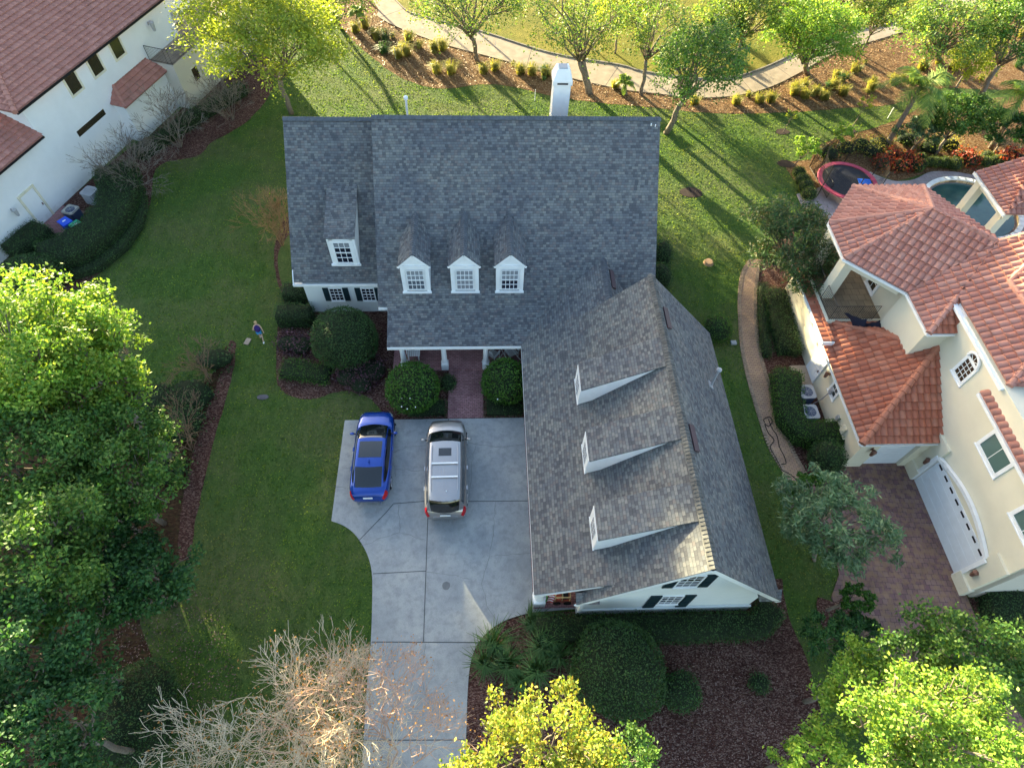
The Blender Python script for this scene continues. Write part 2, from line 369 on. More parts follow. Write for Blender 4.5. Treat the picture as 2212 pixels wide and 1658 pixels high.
def window(parent, c, eu, w, h, cols=3, rows=4, no=None, fr=.07, glass=None, sash=True, low=None, mat=None, sill=True, shutters=0., name='window', sh=None):
    """c: centre on the wall face, eu: horizontal wall direction, no: outward normal"""
    c, eu = Vector(c), Vector(eu).normalized(); no = Vector(no).normalized(); mat = mat or m_white; bm = BM()
    for s in (-1, 1): box(bm, c+eu*s*(w/2+fr/2)+no*.02, (fr, .06, h+2*fr), eu, no, EZ)
    for s in (-1, 1): box(bm, c+EZ*s*(h/2+fr/2)+no*.021, (w, .062, fr), eu, no, EZ)
    for i in range(1, cols): box(bm, c+eu*(w*(i/cols-.5))+no*.024, (.026, .012, h), eu, no, EZ)
    for i in range(1, rows): box(bm, c+EZ*(h*(i/rows-.5))+no*.025, (w, .014, .05 if sash and i*2 == rows else .026), eu, no, EZ)
    if sill: box(bm, c-EZ*(h/2+fr+.02)+no*.04, (w+2*fr+.06, .10, .04), eu, no, EZ)
    f = obj(name, bm, mat, parent)
    if low:
        obj('pane', box(BM(), c+EZ*h/4+no*.012, (w, .02, h/2), eu, no, EZ), glass or m_glass, f)
        obj('pane', box(BM(), c-EZ*h/4+no*.012, (w, .02, h/2), eu, no, EZ), low, f)
    else: obj('pane', box(BM(), c+no*.012, (w, .02, h), eu, no, EZ), glass or m_glass, f)
    if shutters:
        for s in (-1, 1):
            bm = BM(); hh = sh[0] if sh else h+.1; q = c+eu*s*(w/2+fr+shutters/2+.02)+no*.03+EZ*(sh[1] if sh else 0)
            box(bm, q, (shutters, .04, hh), eu, no, EZ)
            for k in (-1, 1): box(bm, q+EZ*k*(hh/4)+no*.02, (shutters*.72, .03, hh*.4), eu, no, EZ)
            obj('shutter', bm, m_dark, f)
    return f
# ------------------------------------------------------------ foliage
def leafquads(C, size, asp=.55, up=.35, seed=0, droop=0., dirs=None):
    g = np.random.default_rng(seed); n = len(C); N = g.normal(size=(n, 3)); N /= np.linalg.norm(N, axis=1)[:, None]
    N[:, 2] = np.abs(N[:, 2])+up; N /= np.linalg.norm(N, axis=1)[:, None]
    R = g.normal(size=(n, 3)) if dirs is None else dirs+g.normal(size=(n, 3))*.35
    R[:, 2] -= droop; T = np.cross(N, R); T /= np.linalg.norm(T, axis=1)[:, None]; B = np.cross(T, N)
    s = size*g.uniform(.65, 1.3, (n, 1)); a = C+B*s*.5; b = C-B*s*.5; T = T*s*asp*.5
    k = B*s*.08
    return np.stack([a, C+T-k, b, C-T-k], 1).reshape(-1, 3)
def rawmesh(name, verts, nq, extra=None, mats=None):
    """quads from verts (4 per face) plus optional (verts, faces) of a core with material slot 1"""
    me = bpy.data.meshes.new(name); ev = np.zeros((0, 3)); ef = []
    if extra: ev = np.array(extra[0], float).reshape(-1, 3); ef = extra[1]
    nv = len(verts)+len(ev); ls = [4]*nq+[len(f) for f in ef]
    me.vertices.add(nv); me.vertices.foreach_set('co', np.concatenate([verts, ev]).astype(np.float32).ravel())
    loops = np.concatenate([np.arange(nq*4), np.array([i+nq*4 for f in ef for i in f], int)]).astype(np.int32)
    me.loops.add(len(loops)); me.loops.foreach_set('vertex_index', loops)
    st = np.concatenate([[0], np.cumsum(ls)[:-1]]).astype(np.int32)
    me.polygons.add(len(ls)); me.polygons.foreach_set('loop_start', st)
    if extra: me.polygons.foreach_set('material_index', np.array([0]*nq+[1]*len(ef), np.int32))
    me.update(calc_edges=True); me.validate(); return me
def bmdata(bm):
    bm.verts.ensure_lookup_table(); bm.verts.index_update(); return [tuple(v.co) for v in bm.verts], [[v.index for v in f.verts] for f in bm.faces]
def surfpts(bm, dens, seed, jit=.05, minz=-9):
    bmesh.ops.triangulate(bm, faces=bm.faces[:]); bm.normal_update(); g = np.random.default_rng(seed)
    T = np.array([[v.co[:] for v in f.verts] for f in bm.faces]); nn = np.array([f.normal[:] for f in bm.faces]); ar = np.array([f.calc_area() for f in bm.faces])
    n = int(ar.sum()*dens); i = g.choice(len(ar), n, p=ar/ar.sum()); r = g.random((n, 2)); m = r.sum(1) > 1; r[m] = 1-r[m]
    P = T[i, 0]+(T[i, 1]-T[i, 0])*r[:, :1]+(T[i, 2]-T[i, 0])*r[:, 1:]; P += nn[i]*g.normal(0, jit, (n, 1))+nn[i]*jit*.8; stray = g.random(n) < .025; P[stray] += nn[i][stray]*g.uniform(.04, .2, (stray.sum(), 1))
    return P[P[:, 2] > minz], nn[i][P[:, 2] > minz]
def blob(c, r, lump=.08, seed=1, sub=3, flat=.0):
    bm = BM(); bmesh.ops.create_icosphere(bm, subdivisions=sub, radius=1); g = random.Random(seed); K = [Vector([g.uniform(-3, 3) for _ in range(3)]) for _ in range(4)]
    for v in bm.verts:
        d = v.co.copy(); f = 1+lump*sum(math.sin(d.dot(k)*1.6+i) for i, k in enumerate(K))/2
        q = Vector((d.x*r[0], d.y*r[1], (d.z if d.z > 0 else d.z*.9)*r[2]))*f; v.co = Vector(c)+q
        if v.co.z < .05: v.co.z = .05
    return bm
def shrub(name, label, cat, c, r, mat, leaf=.08, dens=260, seed=1, group=None, lump=.07, jit=.045):
    """clipped shrub: dense leaf shell over a dark twiggy core; one mesh"""
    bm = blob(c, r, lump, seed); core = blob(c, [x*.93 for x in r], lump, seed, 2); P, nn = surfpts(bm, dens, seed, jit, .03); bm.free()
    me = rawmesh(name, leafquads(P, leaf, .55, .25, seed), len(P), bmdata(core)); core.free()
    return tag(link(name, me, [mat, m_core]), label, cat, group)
def hedgebm(path, w, h, rnd_=.12, inset=0.):
    P = [Vector((p[0], p[1], 0)) for p in path]; bm = BM(); rings = []; w2 = w/2-inset
    Q = [P[0]]
    for a, b in zip(P, P[1:]):
        k = max(1, int((b-a).length/.5)); Q += [a.lerp(b, (i+1)/k) for i in range(k)]
    for i, p in enumerate(Q):
        d = (Q[min(i+1, len(Q)-1)]-Q[max(0, i-1)]).normalized(); s = V(-d.y, d.x, 0); wob = 1+.05*math.sin(i*1.7)+.04*math.sin(i*.6+1)
        hh = (h-inset)*(1+.03*math.sin(i*1.1)); e = (inset if i == 0 else -inset if i == len(Q)-1 else 0)
        pr = [(-1, .02), (-1.02, .5), (-1, .86), (-.86, 1), (0, 1.02), (.86, 1), (1, .86), (1.02, .5), (1, .02)]
        rings.append([bm.verts.new(p+d*e+s*(x*w2*wob)+EZ*(z*hh)) for x, z in pr])
    for a, b in zip(rings, rings[1:]):
        for k in range(8): bm.faces.new((a[k], a[k+1], b[k+1], b[k]))
    bm.faces.new(rings[0]); bm.faces.new(rings[-1][::-1]); bmesh.ops.recalc_face_normals(bm, faces=bm.faces); return bm
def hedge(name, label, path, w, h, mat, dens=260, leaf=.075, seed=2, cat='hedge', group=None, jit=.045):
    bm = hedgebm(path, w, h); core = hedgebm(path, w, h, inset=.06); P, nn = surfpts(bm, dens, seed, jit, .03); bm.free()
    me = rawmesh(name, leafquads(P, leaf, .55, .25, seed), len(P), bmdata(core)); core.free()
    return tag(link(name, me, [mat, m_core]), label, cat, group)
def limb(bm, a, b, r0, r1, g, seg=4, wig=.08, n=6):
    a, b = Vector(a), Vector(b); L = (b-a).length; pts = [a]; 
    for i in range(1, seg+1):
        p = a.lerp(b, i/seg); 
        if i < seg: p += V(*(g.uniform(-1, 1)*wig*L for _ in range(3)))
        else: p = b
        p.z += 0.06*L*math.sin(PI*i/seg); pts.append(p)
    tube(bm, pts, [r0+(r1-r0)*i/seg for i in range(seg+1)], n); return pts
def tree(name, label, cat, base, cc, R, mat, leaves=9000, leaf=.15, lobes=16, seed=1, group=None, barkm=None, tr=.2, asp=.55, droop=0., stems=1, loose=.42, spread=.16, hang=0., up=.35, lr_=(.24, .38), kk=(.5, .88)):
    g = random.Random(seed); q = np.random.default_rng(seed); base, cc = Vector(base), Vector(cc)
    t = thing(name, label, cat, base, 0, group); bm = BM(); L = []
    fork = base.lerp(V(cc.x, cc.y, cc.z-R[2]*.75), .75) if cc.z-R[2]*.75 > .6 else base+V(0, 0, .6)
    forks = []
    for s in range(stems):
        f = fork+V(g.uniform(-.4, .4), g.uniform(-.4, .4), 0)*(stems > 1)
        limb(bm, base+V(g.uniform(-.12, .12), g.uniform(-.12, .12), 0)*(stems > 1)-EZ*.1, f, tr, tr*.75, g, 5, .03, 8); forks.append(f)
    cl = []
    for i in range(lobes):
        zz = 1-1.45*(i+.5)/lobes; th = i*2.39996+g.uniform(-.4, .4); rr = math.sqrt(max(0, 1-zz*zz)); k = g.uniform(*kk)
        c = cc+V(rr*math.cos(th)*R[0]*k, rr*math.sin(th)*R[1]*k, zz*R[2]*k); lr = g.uniform(*lr_); L.append((c, lr))
        pts = limb(bm, forks[i % len(forks)], c, tr*.42, tr*.13, g, 4, .07, 5)
        for _ in range(3):
            d = V(g.gauss(0, 1), g.gauss(0, 1), g.gauss(.4, .6)).normalized(); limb(bm, pts[-2], c+Vector((d.x*R[0], d.y*R[1], d.z*R[2]))*lr*.85, tr*.12, .012, g, 3, .09, 4)
        m = max(6, int(leaves/lobes/55)); 
        d = q.normal(size=(m, 3)); d /= np.linalg.norm(d, axis=1)[:, None]; d[:, 2] = np.where(d[:, 2] < -.25, -d[:, 2]*.6, d[:, 2])
        cc2 = np.array(c)+d*np.array(R)*lr*q.uniform(.55, 1.15, (m, 1)); cl.append(cc2)
    cl = np.concatenate(cl); per = int(leaves/len(cl)); sp = spread*max(R)*loose
    P = np.repeat(cl, per, 0); off = q.normal(size=P.shape)*np.array([sp, sp, sp*.7]); 
    if hang: off[:, 2] -= np.abs(q.normal(size=len(off)))*hang
    P = P+off; P = P[P[:, 2] > .15]
    me = rawmesh('crown', leafquads(P, leaf, asp, up, seed, droop), len(P)); link('crown', me, mat, t)
    obj('trunk', bm, barkm or B_grey, t, True); return t
def bare(name, label, cat, base, top, spread, mat, stems=5, depth=5, seed=1, r0=.05, group=None, leafm=None, nleaf=0, leaf=.09, lift=.0, tw=.009, kids=2.6):
    g = random.Random(seed); base, top = Vector(base), Vector(top); t = thing(name, label, cat, base, 0, group); bm = BM(); Ht = (top-base).length; tips = []
    def grow(p, d, L, r, k):
        d2 = (d+V(g.gauss(0, .13), g.gauss(0, .13), g.gauss(.03, .08))).normalized(); m = p+d2*L*.5; e = m+(d2+V(g.gauss(0, .16), g.gauss(0, .16), .06)).normalized()*L*.5
        if e.z < .1: e.z = .1
        tube(bm, [p, m, e], [r, r*.85, max(tw, r*.68)], 5 if k > 2 else 3, False)
        if k == 0: tips.append(e); return
        n = int(kids)+(g.random() < kids % 1)
        for _ in range(n):
            a = V(g.gauss(0, 1), g.gauss(0, 1), g.gauss(.05, .7)).normalized(); grow(p.lerp(e, g.uniform(.65, 1)) if g.random() < .4 else e, (d2*1.25+a*.72+EZ*lift).normalized(), L*g.uniform(.66, .88), max(tw, r*.62), k-1)
    lean = (top-base).normalized(); L0 = Ht*.235
    for s in range(stems):
        a = 2*PI*s/stems+g.uniform(-.4, .4); d = (lean+V(math.cos(a), math.sin(a), 0)*spread*g.uniform(.3, 1)).normalized()
        grow(base+V(math.cos(a), math.sin(a), 0)*.08, d, L0*g.uniform(.8, 1.15), r0*g.uniform(.7, 1.1), depth)
    obj('branches' if stems > 1 else 'trunk', bm, mat, t)
    if nleaf and tips:
        q = np.random.default_rng(seed); P = np.array([tips[i][:] for i in q.integers(0, len(tips), nleaf)])+q.normal(0, .1, (nleaf, 3))
        link('leaves', rawmesh('leaves', leafquads(P, leaf, .6, .2, seed), len(P)), leafm, t)
    return t
def blades(C, n, L, w, seed, arch=.6, spread=.15, mat=None):
    """arching blades: 2 quads each"""
    q = np.random.default_rng(seed); out = []
    for i in range(n):
        a = q.uniform(0, 2*PI); l = L*q.uniform(.55, 1.15); r = spread*math.sqrt(q.random()); b = np.array([C[0]+r*math.cos(a*1.7), C[1]+r*math.sin(a*1.7), C[2]]); d = np.array([math.cos(a), math.sin(a), 0])
        k = arch*q.uniform(.4, 1.2); s = np.array([-d[1], d[0], 0])*w/2
        p0, p1, p2 = b, b+d*l*.35*k+np.array([0, 0, l*.6]), b+d*l*(.95*k)+np.array([0, 0, l*(.78-.45*k)])
        out += [p0-s, p0+s, p1+s, p1-s, p1-s, p1+s, p2+s*.25, p2-s*.25]
    return np.array(out)
def clump(name, label, cat, c, n, L, w, mat, seed, group=None, arch=.7, spread=.18):
    v = blades(c, n, L, w, seed, arch, spread); return tag(link(name, rawmesh(name, v, len(v)//4), mat), label, cat, group)
def palm(name, label, base, top, mat, nf=13, L=2.1, seed=1, tr=.14, group=None, cat='palm tree'):
    t = thing(name, label, cat, base, 0, group); base, top = Vector(base), Vector(top); bm = BM(); g = random.Random(seed)
    n = 9; tube(bm, [base.lerp(top, i/n)+V(0, 0, 0) for i in range(n+1)], [tr*(1.25-.5*i/n) for i in range(n+1)], 10); obj('trunk', bm, B_grey, t, True)
    out = []; sb = BM()
    for i in range(nf):
        a = 2*PI*i/nf+g.uniform(-.25, .25); el = g.uniform(.1, 1.15); d = V(math.cos(a), math.sin(a), 0); l = L*g.uniform(.8, 1.1); P = []
        for k in range(25):
            s = k/24; P.append(top+d*(l*s*math.cos(el)*(1-.18*s))+EZ*(l*(math.sin(el)*s-.75*s*s*(1.05-.3*el))))
        tube(sb, P[::4], [.022-.003*j for j in range(7)], 4)
        for k in range(2, 25):
            s = k/24; ll = l*.30*math.sin(PI*min(1, s*.92+.08))**.6; tg = (P[k]-P[k-1]).normalized(); sd = tg.cross(EZ).normalized()
            for sg in (-1, 1):
                for rep in range(2):
                    p = P[k]-tg*rep*.04; e = p+(sd*sg*.8+tg*.55-EZ*g.uniform(.15, .6)).normalized()*ll*g.uniform(.8, 1.1); m = p.lerp(e, .5)+EZ*.03; w = tg*.022
                    out += [p-w, p+w, m+w, m-w, m-w, m+w, e+w*.2, e-w*.2]
    v = np.array([x[:] for x in out]); link('fronds', rawmesh('fronds', v, len(v)//4), mat, t); obj('frond_stems', sb, mat, t); return t
# ============================================================ GROUND
bm = BM(); g_ = 60
for i in range(1):
    s = 400; vs = [bm.verts.new((x, y, 0)) for x, y in ((-s, -s), (s, -s), (s, s), (-s, s))]; bm.faces.new(vs)
struct('lawn', bm, m_lawn)
gp = px((804, 0), (820, 40), (937, 90), (1070, 127), (1204, 163), (1337, 193), (1417, 203), (1500, 212), (1587, 208), (1661, 190), (1724, 160), (1790, 122), (1851, 100), (1941, 73), (2030, 40))
gu = px((850, 0), (910, 37), (1037, 70), (1187, 117), (1337, 143), (1387, 157), (1500, 172), (1570, 170), (1621, 160), (1687, 133), (1750, 100), (1840, 70), (1924, 53), (2010, 20))
gp = [gp[0]+V(-9, 16, 0)]+gp; gu = [gu[0]+V(-8, 17, 0)]+gu; gp += [gp[-1]+V(14, 9, 0)]; gu += [gu[-1]+V(13, 10, 0)]
GL, GU = smoothpoly(gp, 4), smoothpoly(gu, 4)
struct('golf_rough', sheet([p+V(0, .0, 0) for p in GU]+[V(300, 250, 0), V(300, 390, 0), V(-300, 390, 0), V(-300, 150, 0), V(-60, 75, 0), V(-30, 60, 0)], .004), m_rough)
back = px((690, 10), (725, 45), (760, 85), (780, 103), (837, 150), (887, 177), (930, 189), (970, 192), (1037, 183), (1104, 187), (1187, 207), (1290, 222), (1404, 232), (1474, 240), (1574, 246), (1707, 243), (1841, 233), (1924, 227), (1980, 212), (2040, 190))
back = smoothpoly(back, 4)
struct('rear_mulch_bed', sheet([V(-28, 66, 0)]+back+[V(60, 45, 0), V(90, 62, 0), V(90, 120, 0), V(50, 90, 0)]+GL[::-1][1:]+[V(-32, 85, 0)], .008, jit=.05), m_leaf_lit)
bm = sheet(GU+GL[::-1], .012, .05); struct('golf_cart_path', bm, m_path)
bm = BM()
for p, q in zip(GU, GU[1:]):
    d = (q-p).normalized(); s = V(-d.y, d.x, 0); box(bm, (p+q)/2+s*.06+EZ*.07, ((q-p).length+.02, .12, .14), d, s, EZ)
struct('path_kerb', bm, flat('kerb_grey', (.20, .18, .16), .9, var=.3))
bm = BM()
for k in range(3, len(GL)-3, 5):
    a, b = GL[k], min(GU, key=lambda q: (q-GL[k]).length); d = (b-a).normalized(); box(bm, (a+b)/2+EZ*.064, ((b-a).length, .03, .004), d, V(-d.y, d.x, 0), EZ)
struct('path_joints', bm, flat('joint_dark', (.06, .055, .05), .9, var=0))
# driveway
dv = px((745, 908), (740, 925), (716, 1125), (742, 1135), (765, 1152), (785, 1180), (798, 1210), (804, 1245), (804, 1310), (801, 1390), (793, 1480), (788, 1560), (783, 1658))
dv = [dv[0], dv[2]]+smoothpoly(dv[2:], 4)+[V(-5.8, -6, 0), V(-1.4, -6, 0)]
dr_ = smoothpoly(px((1005, 1658), (1008, 1560), (1011, 1480), (1018, 1425), (1033, 1388), (1058, 1360), (1090, 1340), (1125, 1328), (1150, 1322)), 4)
struct('driveway', sheet(dv+dr_+[V(3.8, 6.5, 0), V(3.8, 15.9, 0)], .0, .035), m_conc)
bm = BM(); Zd = .040
def strip(bm, pts, w, z=Zd, jit=0.):
    P = [Vector((p.x, p.y, 0)) for p in pts]
    if jit:
        Q = [P[0]]
        for a, b in zip(P, P[1:]):
            k = max(2, int((b-a).length/.22)); n = V(-(b-a).y, (b-a).x, 0).normalized()
            for i in range(1, k+1): Q.append(a.lerp(b, i/k)+n*(rnd.uniform(-jit, jit) if i < k else 0))
        P = Q
    prev = None
    for i, p in enumerate(P):
        d = (P[min(i+1, len(P)-1)]-P[max(i-1, 0)]).normalized(); n = V(-d.y, d.x, 0)*w/2*(rnd.uniform(.5, 1.2) if jit else 1)
        c = (bm.verts.new(p+n+EZ*z), bm.verts.new(p-n+EZ*z))
        if prev: bm.faces.new((prev[0], prev[1], c[1], c[0]))
        prev = c
for l in ([(969, 905), (925, 1100), (915, 1385)], [(803, 1386), (1030, 1387)], [(850, 1088), (925, 1082)], [(1010, 1083), (1140, 1082)], [(836, 1105), (775, 1168)], [(806, 1239), (921, 1233)], [(785, 1598), (1006, 1597)]):
    strip(bm, px(*l), .035)
strip(bm, px((850, 1088), (836, 1105)), .035)
struct('driveway_joints', bm, flat('joint_grey', (.075, .08, .085), .9, var=0))
bm = BM()
for l in ([(842, 983), (880, 965), (920, 962)], [(835, 1009), (870, 1015), (930, 1017)], [(1012, 956), (1040, 962), (1070, 966), (1140, 960)], [(1028, 964), (1018, 1000), (1015, 1070)],
          [(1070, 1080), (1068, 1130), (1058, 1200), (1040, 1260), (1052, 1310), (1072, 1338)], [(862, 1090), (863, 1150), (780, 1178)], [(863, 1150), (920, 1166)], [(922, 1235), (985, 1242), (1012, 1250)], [(920, 1390), (914, 1440), (916, 1490)], [(720, 1050), (770, 1058)], [(1068, 1200), (1120, 1197), (1150, 1194)], [(855, 1030), (849, 985)], [(742, 1012), (770, 1012)]):
    strip(bm, px(*l), .017, Zd+.002, .05)
struct('driveway_cracks', bm, flat('crack_dark', (.16, .165, .17), .95, var=0))
st = MT('water_stain', .8, .2); st.color(st.ramp(st.noise(st.co(), 6, 4), [(.3, (.14, .15, .155)), (.7, (.19, .195, .2))]))
c0 = at(964, 1265); struct('driveway_stain', sheet([c0+V(.17*math.cos(a)*(1+.05*math.sin(3*a)), .18*math.sin(a), 0) for a in np.linspace(0, 2*PI, 22)[:-1]], Zd+.001), st.m)
st2 = MT('tyre_stain', .85, .2); st2.color(st2.ramp(st2.noise(st2.co(), 2, 6, .75), [(.42, (.30, .31, .31)), (.62, (.21, .22, .225))]))
# front beds
bed = px((600, 700), (597, 760), (598, 820), (606, 838), (625, 854), (655, 862), (685, 860), (715, 850), (745, 845), (772, 848), (795, 858), (815, 875), (836, 903))
bed = smoothpoly(bed, 4); bed[-1].y = 15.9
struct('front_mulch_bed', sheet([V(-10.3, 23.2, 0)]+bed+[V(1.95, 15.9, 0), V(3.7, 16, 0), V(3.7, 20.9, 0), V(-4.9, 21, 0), V(-4.9, 23.2, 0)], .006, jit=.03), m_mulch)
gc = lambda a, z: sheet(a, z)
struct('side_mulch_strip', sheet(smoothpoly(px((497, 735), (509, 741), (506, 790), (490, 860), (468, 930), (447, 1010), (430, 1090), (408, 1210)), 4)+smoothpoly(px((386, 1212), (390, 1110), (412, 1000), (435, 920), (462, 850), (478, 800), (492, 760)), 4), .012, jit=.04), m_mulch)
tb = mulchmat('woodland_litter', [(.03, .014, .010), (.075, .035, .02), (.05, .03, .018), (.10, .06, .03), (.035, .045, .015)], 9)
struct('woodland_bed', sheet(smoothpoly(px((495, 735), (470, 790), (430, 835), (370, 850), (290, 850), (190, 800), (120, 700), (40, 640)), 3)+[V(-40, 22, 0), V(-40, -8, 0), V(-14, -8, 0)]+smoothpoly(px((250, 1600), (380, 1545), (372, 1500), (340, 1440), (300, 1330), (330, 1260), (386, 1212), (412, 1000), (470, 840)), 3), .006, jit=.06), tb)
lb = smoothpoly(px((590, 190), (570, 225), (530, 265), (490, 290), (455, 310), (432, 335), (395, 345), (360, 350), (333, 372), (328, 410), (322, 450), (300, 500), (255, 560), (215, 590), (182, 615)), 4)
struct('side_house_mulch_bed', sheet(lb+[V(-24, 24, 0), V(-29, 26, 0), V(-24.9, 36.2, 0), V(-19.5, 47, 0), V(-17, 50, 0)], .009, jit=.04), m_mulch)
struct('wing_side_bed', sheet(smoothpoly(px((612, 470), (598, 510), (592, 550), (597, 600), (612, 645), (618, 690)), 4)+[V(-9.9, 22, 0), V(-9.9, 31.5, 0)], .010, jit=.02), m_mulch)
struct('wing_side_lawn', sheet(smoothpoly(px((622, 510), (606, 535), (600, 560), (605, 600), (618, 636)), 4)+[V(-10.3, 24.6, 0), V(-10.3, 31, 0)], .014), m_lawn)
fb = smoothpoly(px((1150, 1322), (1125, 1328), (1090, 1340), (1058, 1360), (1033, 1388), (1018, 1425), (1011, 1480), (1008, 1560), (1005, 1658)), 4)
struct('front_yard_mulch_bed', sheet(fb+[V(-1.4, -6, 0), V(9.5, -6, 0), V(13, -2, 0)]+smoothpoly(px((1790, 1658), (1785, 1580), (1762, 1500), (1748, 1440), (1725, 1380), (1700, 1320), (1690, 1250)), 4)+[V(11.2, 7.5, 0), V(11.2, 6.4, 0), V(3.8, 6.4, 0)], .009, jit=.03), m_mulch)
struct('side_yard_mulch', sheet([V(10.9, 6, 0), V(12.1, 6, 0), V(11.9, 9, 0), V(11.6, 12, 0), V(10.9, 12, 0)], .008, jit=.05), m_mulch)
# brick walk, porch floors
struct('brick_walk', sheet([V(-1.95, 15.93, 0), V(-.15, 15.93, 0), V(-.15, 18.85, 0), V(-1.95, 18.85, 0)], .0, .04), m_brick)
bm = BM(); b2(bm, -4.9, 3.8, 18.85, 21.1, .0, .12); struct('porch_floor', bm, m_brick)
bm = BM(); b2(bm, 1.9, 3.8, 6.55, 18.8, .0, .045); struct('side_porch_floor', bm, m_brick)
# right side: brick path, beds, pavers, patio
pl = px((1622, 560), (1604, 590), (1597, 640), (1598, 690), (1601, 740), (1612, 800), (1628, 860), (1645, 915), (1662, 965), (1688, 1010), (1722, 1058))
pr = px((1640, 560), (1636, 590), (1631, 640), (1632, 690), (1636, 740), (1648, 790), (1663, 840), (1678, 890), (1695, 935), (1715, 980), (1748, 1040))
struct('garden_brick_path', sheet(smoothpoly(pl, 4)+smoothpoly(pr, 4)[::-1], .0, .035), m_brickp)
bm = BM()
for Q in (smoothpoly(pl, 4), smoothpoly(pr, 4)):
    for a, b in zip(Q, Q[1:]):
        n = max(1, int((b-a).length/.11)); d = (b-a).normalized(); s = V(-d.y, d.x, 0)
        for i in range(n): box(bm, a.lerp(b, (i+.5)/n)+EZ*.03, (.095, .2, .05), d, s, EZ)
struct('path_edging', bm, flat('edging_brick', (.26, .19, .135), .9, var=.35, scale=9))
struct('neighbour_side_bed', sheet(smoothpoly(px((1640, 560), (1632, 640), (1636, 740), (1663, 840), (1695, 935), (1740, 1030), (1770, 1062)), 4)+px((1816, 1001))+[V(17.4, 22.5, 0), V(20, 30, 0)], .007, jit=.04), m_mulch)
dp = px((1816, 1001), (1800, 1020), (1775, 1050), (1748, 1045), (1735, 1060), (1760, 1100), (1800, 1180), (1812, 1240), (1795, 1290), (1815, 1330), (1850, 1360), (1880, 1420), (1930, 1560), (1960, 1660))
struct('neighbour_paver_driveway', sheet([V(17.4, 13.4, 0)]+dp+[V(18, -6, 0), V(24, -6, 0)]+px((2170, 1500), (2110, 1340), (2086, 1283))+[V(20.9, 13.4, 0)], .0, .03), m_paver)
struct('tree_ring_mulch', sheet(smoothpoly(px((1800, 1300), (1830, 1290), (1860, 1330), (1850, 1380), (1815, 1390), (1775, 1350), (1765, 1290)), 3, True), .02, .02, jit=.03), m_mulch)
struct('neighbour_front_bed', sheet([V(21, 6.5, 0)]+px((2090, 1290), (2120, 1345), (2180, 1400))+[V(30, 2, 0), V(30, 6.5, 0)], .012, jit=.03), m_mulch)
struct('pool_patio', sheet(smoothpoly(px((1880, 372), (1900, 382), (1935, 392), (1975, 388), (2010, 372), (2060, 372), (2110, 378), (2160, 362), (2212, 350)), 4)+[V(46, 34, 0), V(46, 20, 0), V(21, 20, 0), V(21, 33, 0)], .012, .03), m_patio)
struct('neighbour_planting_bed', sheet(smoothpoly(px((1752, 345), (1700, 350), (1697, 362), (1712, 385), (1735, 418), (1760, 440)), 4)+[V(21, 33, 0), V(23, 33, 0)]+px((1880, 372), (1935, 392), (2010, 372), (2110, 378), (2212, 350))+[V(48, 38, 0), V(48, 46, 0)]+smoothpoly(px((1990, 232), (1930, 262), (1860, 285), (1800, 300), (1760, 322)), 4), .006, jit=.04), m_leaf_lit)
for i, (u, v, r) in enumerate(((1691, 285, .45), (1835, 283, .4), (1492, 416, .65), (1697, 354, .5))):
    c = at(u, v); struct('tree_ring', sheet([c+V(r*math.cos(a)*1.2, r*math.sin(a)*.8, 0) for a in np.linspace(0, 2*PI, 16)[:-1]], .010+.001*i, .01, jit=.05), m_soil)
# ============================================================ MAIN HOUSE
h = thing('house', 'white stucco house with grey shingle roofs, six dormers and a tall white chimney', 'house', (0, 21, 0))
bm = BM(); prism(bm, [(-4.95, 21.05, 0), (-4.95, 21.05, 3.35), (-4.95, 27.3, 9.1), (-4.95, 33.5, 3.4), (-4.95, 33.5, 0)], (13.2, 0, 0)); obj('wall', bm, m_housew, h)
bm = BM(); prism(bm, [(-9.7, 23.0, 0), (-9.7, 23.0, 2.62), (-9.7, 28.5, 8.2), (-9.7, 34, 2.6), (-9.7, 34, 0)], (4.75, 0, 0)); obj('wall', bm, m_housew, h)
bm = BM(); prism(bm, [(3.8, 6.35, 0), (3.8, 6.35, 3.0), (7.47, 6.35, 6.65), (10.9, 6.35, 2.9), (10.9, 6.35, 0)], (0, 12.6, 0)); obj('wall', bm, m_housew, h)
bm = BM(); b2(bm, 3.6, 8.1, 18.9, 22.5, 0, 2.9); obj('wall', bm, m_housew, h)
bm = BM(); b2(bm, 3.72, 10.98, 6.27, 6.35, 0, .62); b2(bm, 3.66, 3.80, 6.22, 6.6, 0, 2.6); obj('wall_base', bm, m_housew, h)
# roofs: main
shroof('roof', [(-5.35, 20.62, 3.2), (8.65, 20.62, 3.2), (8.65, 27.3, 9.3), (-5.35, 27.3, 9.3)], m_sh, h)
shroof('roof', [(-5.35, 27.3, 9.295), (8.65, 27.3, 9.295), (8.65, 34, 3.2), (-5.35, 34, 3.2)], m_sh, h)
shroof('porch_roof', [(-4.88, 18.7, 2.4), (4.2, 18.7, 2.4), (4.2, 20.75, 3.255), (-4.88, 20.75, 3.255)], m_sh, h, .10)
shroof('wing_roof', [(-10.1, 22.8, 2.6), (-5.2, 22.8, 2.6), (-5.2, 28.5, 8.4), (-9.98, 28.5, 8.4)], m_sh, h)
shroof('wing_roof', [(-9.98, 28.5, 8.395), (-5.2, 28.5, 8.395), (-5.2, 34.3, 2.6), (-10.1, 34.3, 2.6)], m_sh, h)
ridgecap('ridge_cap', (-5.35, 27.3, 9.3), (8.65, 27.3, 9.3), h); ridgecap('ridge_cap', (-9.98, 28.5, 8.4), (-5.3, 28.5, 8.4), h)
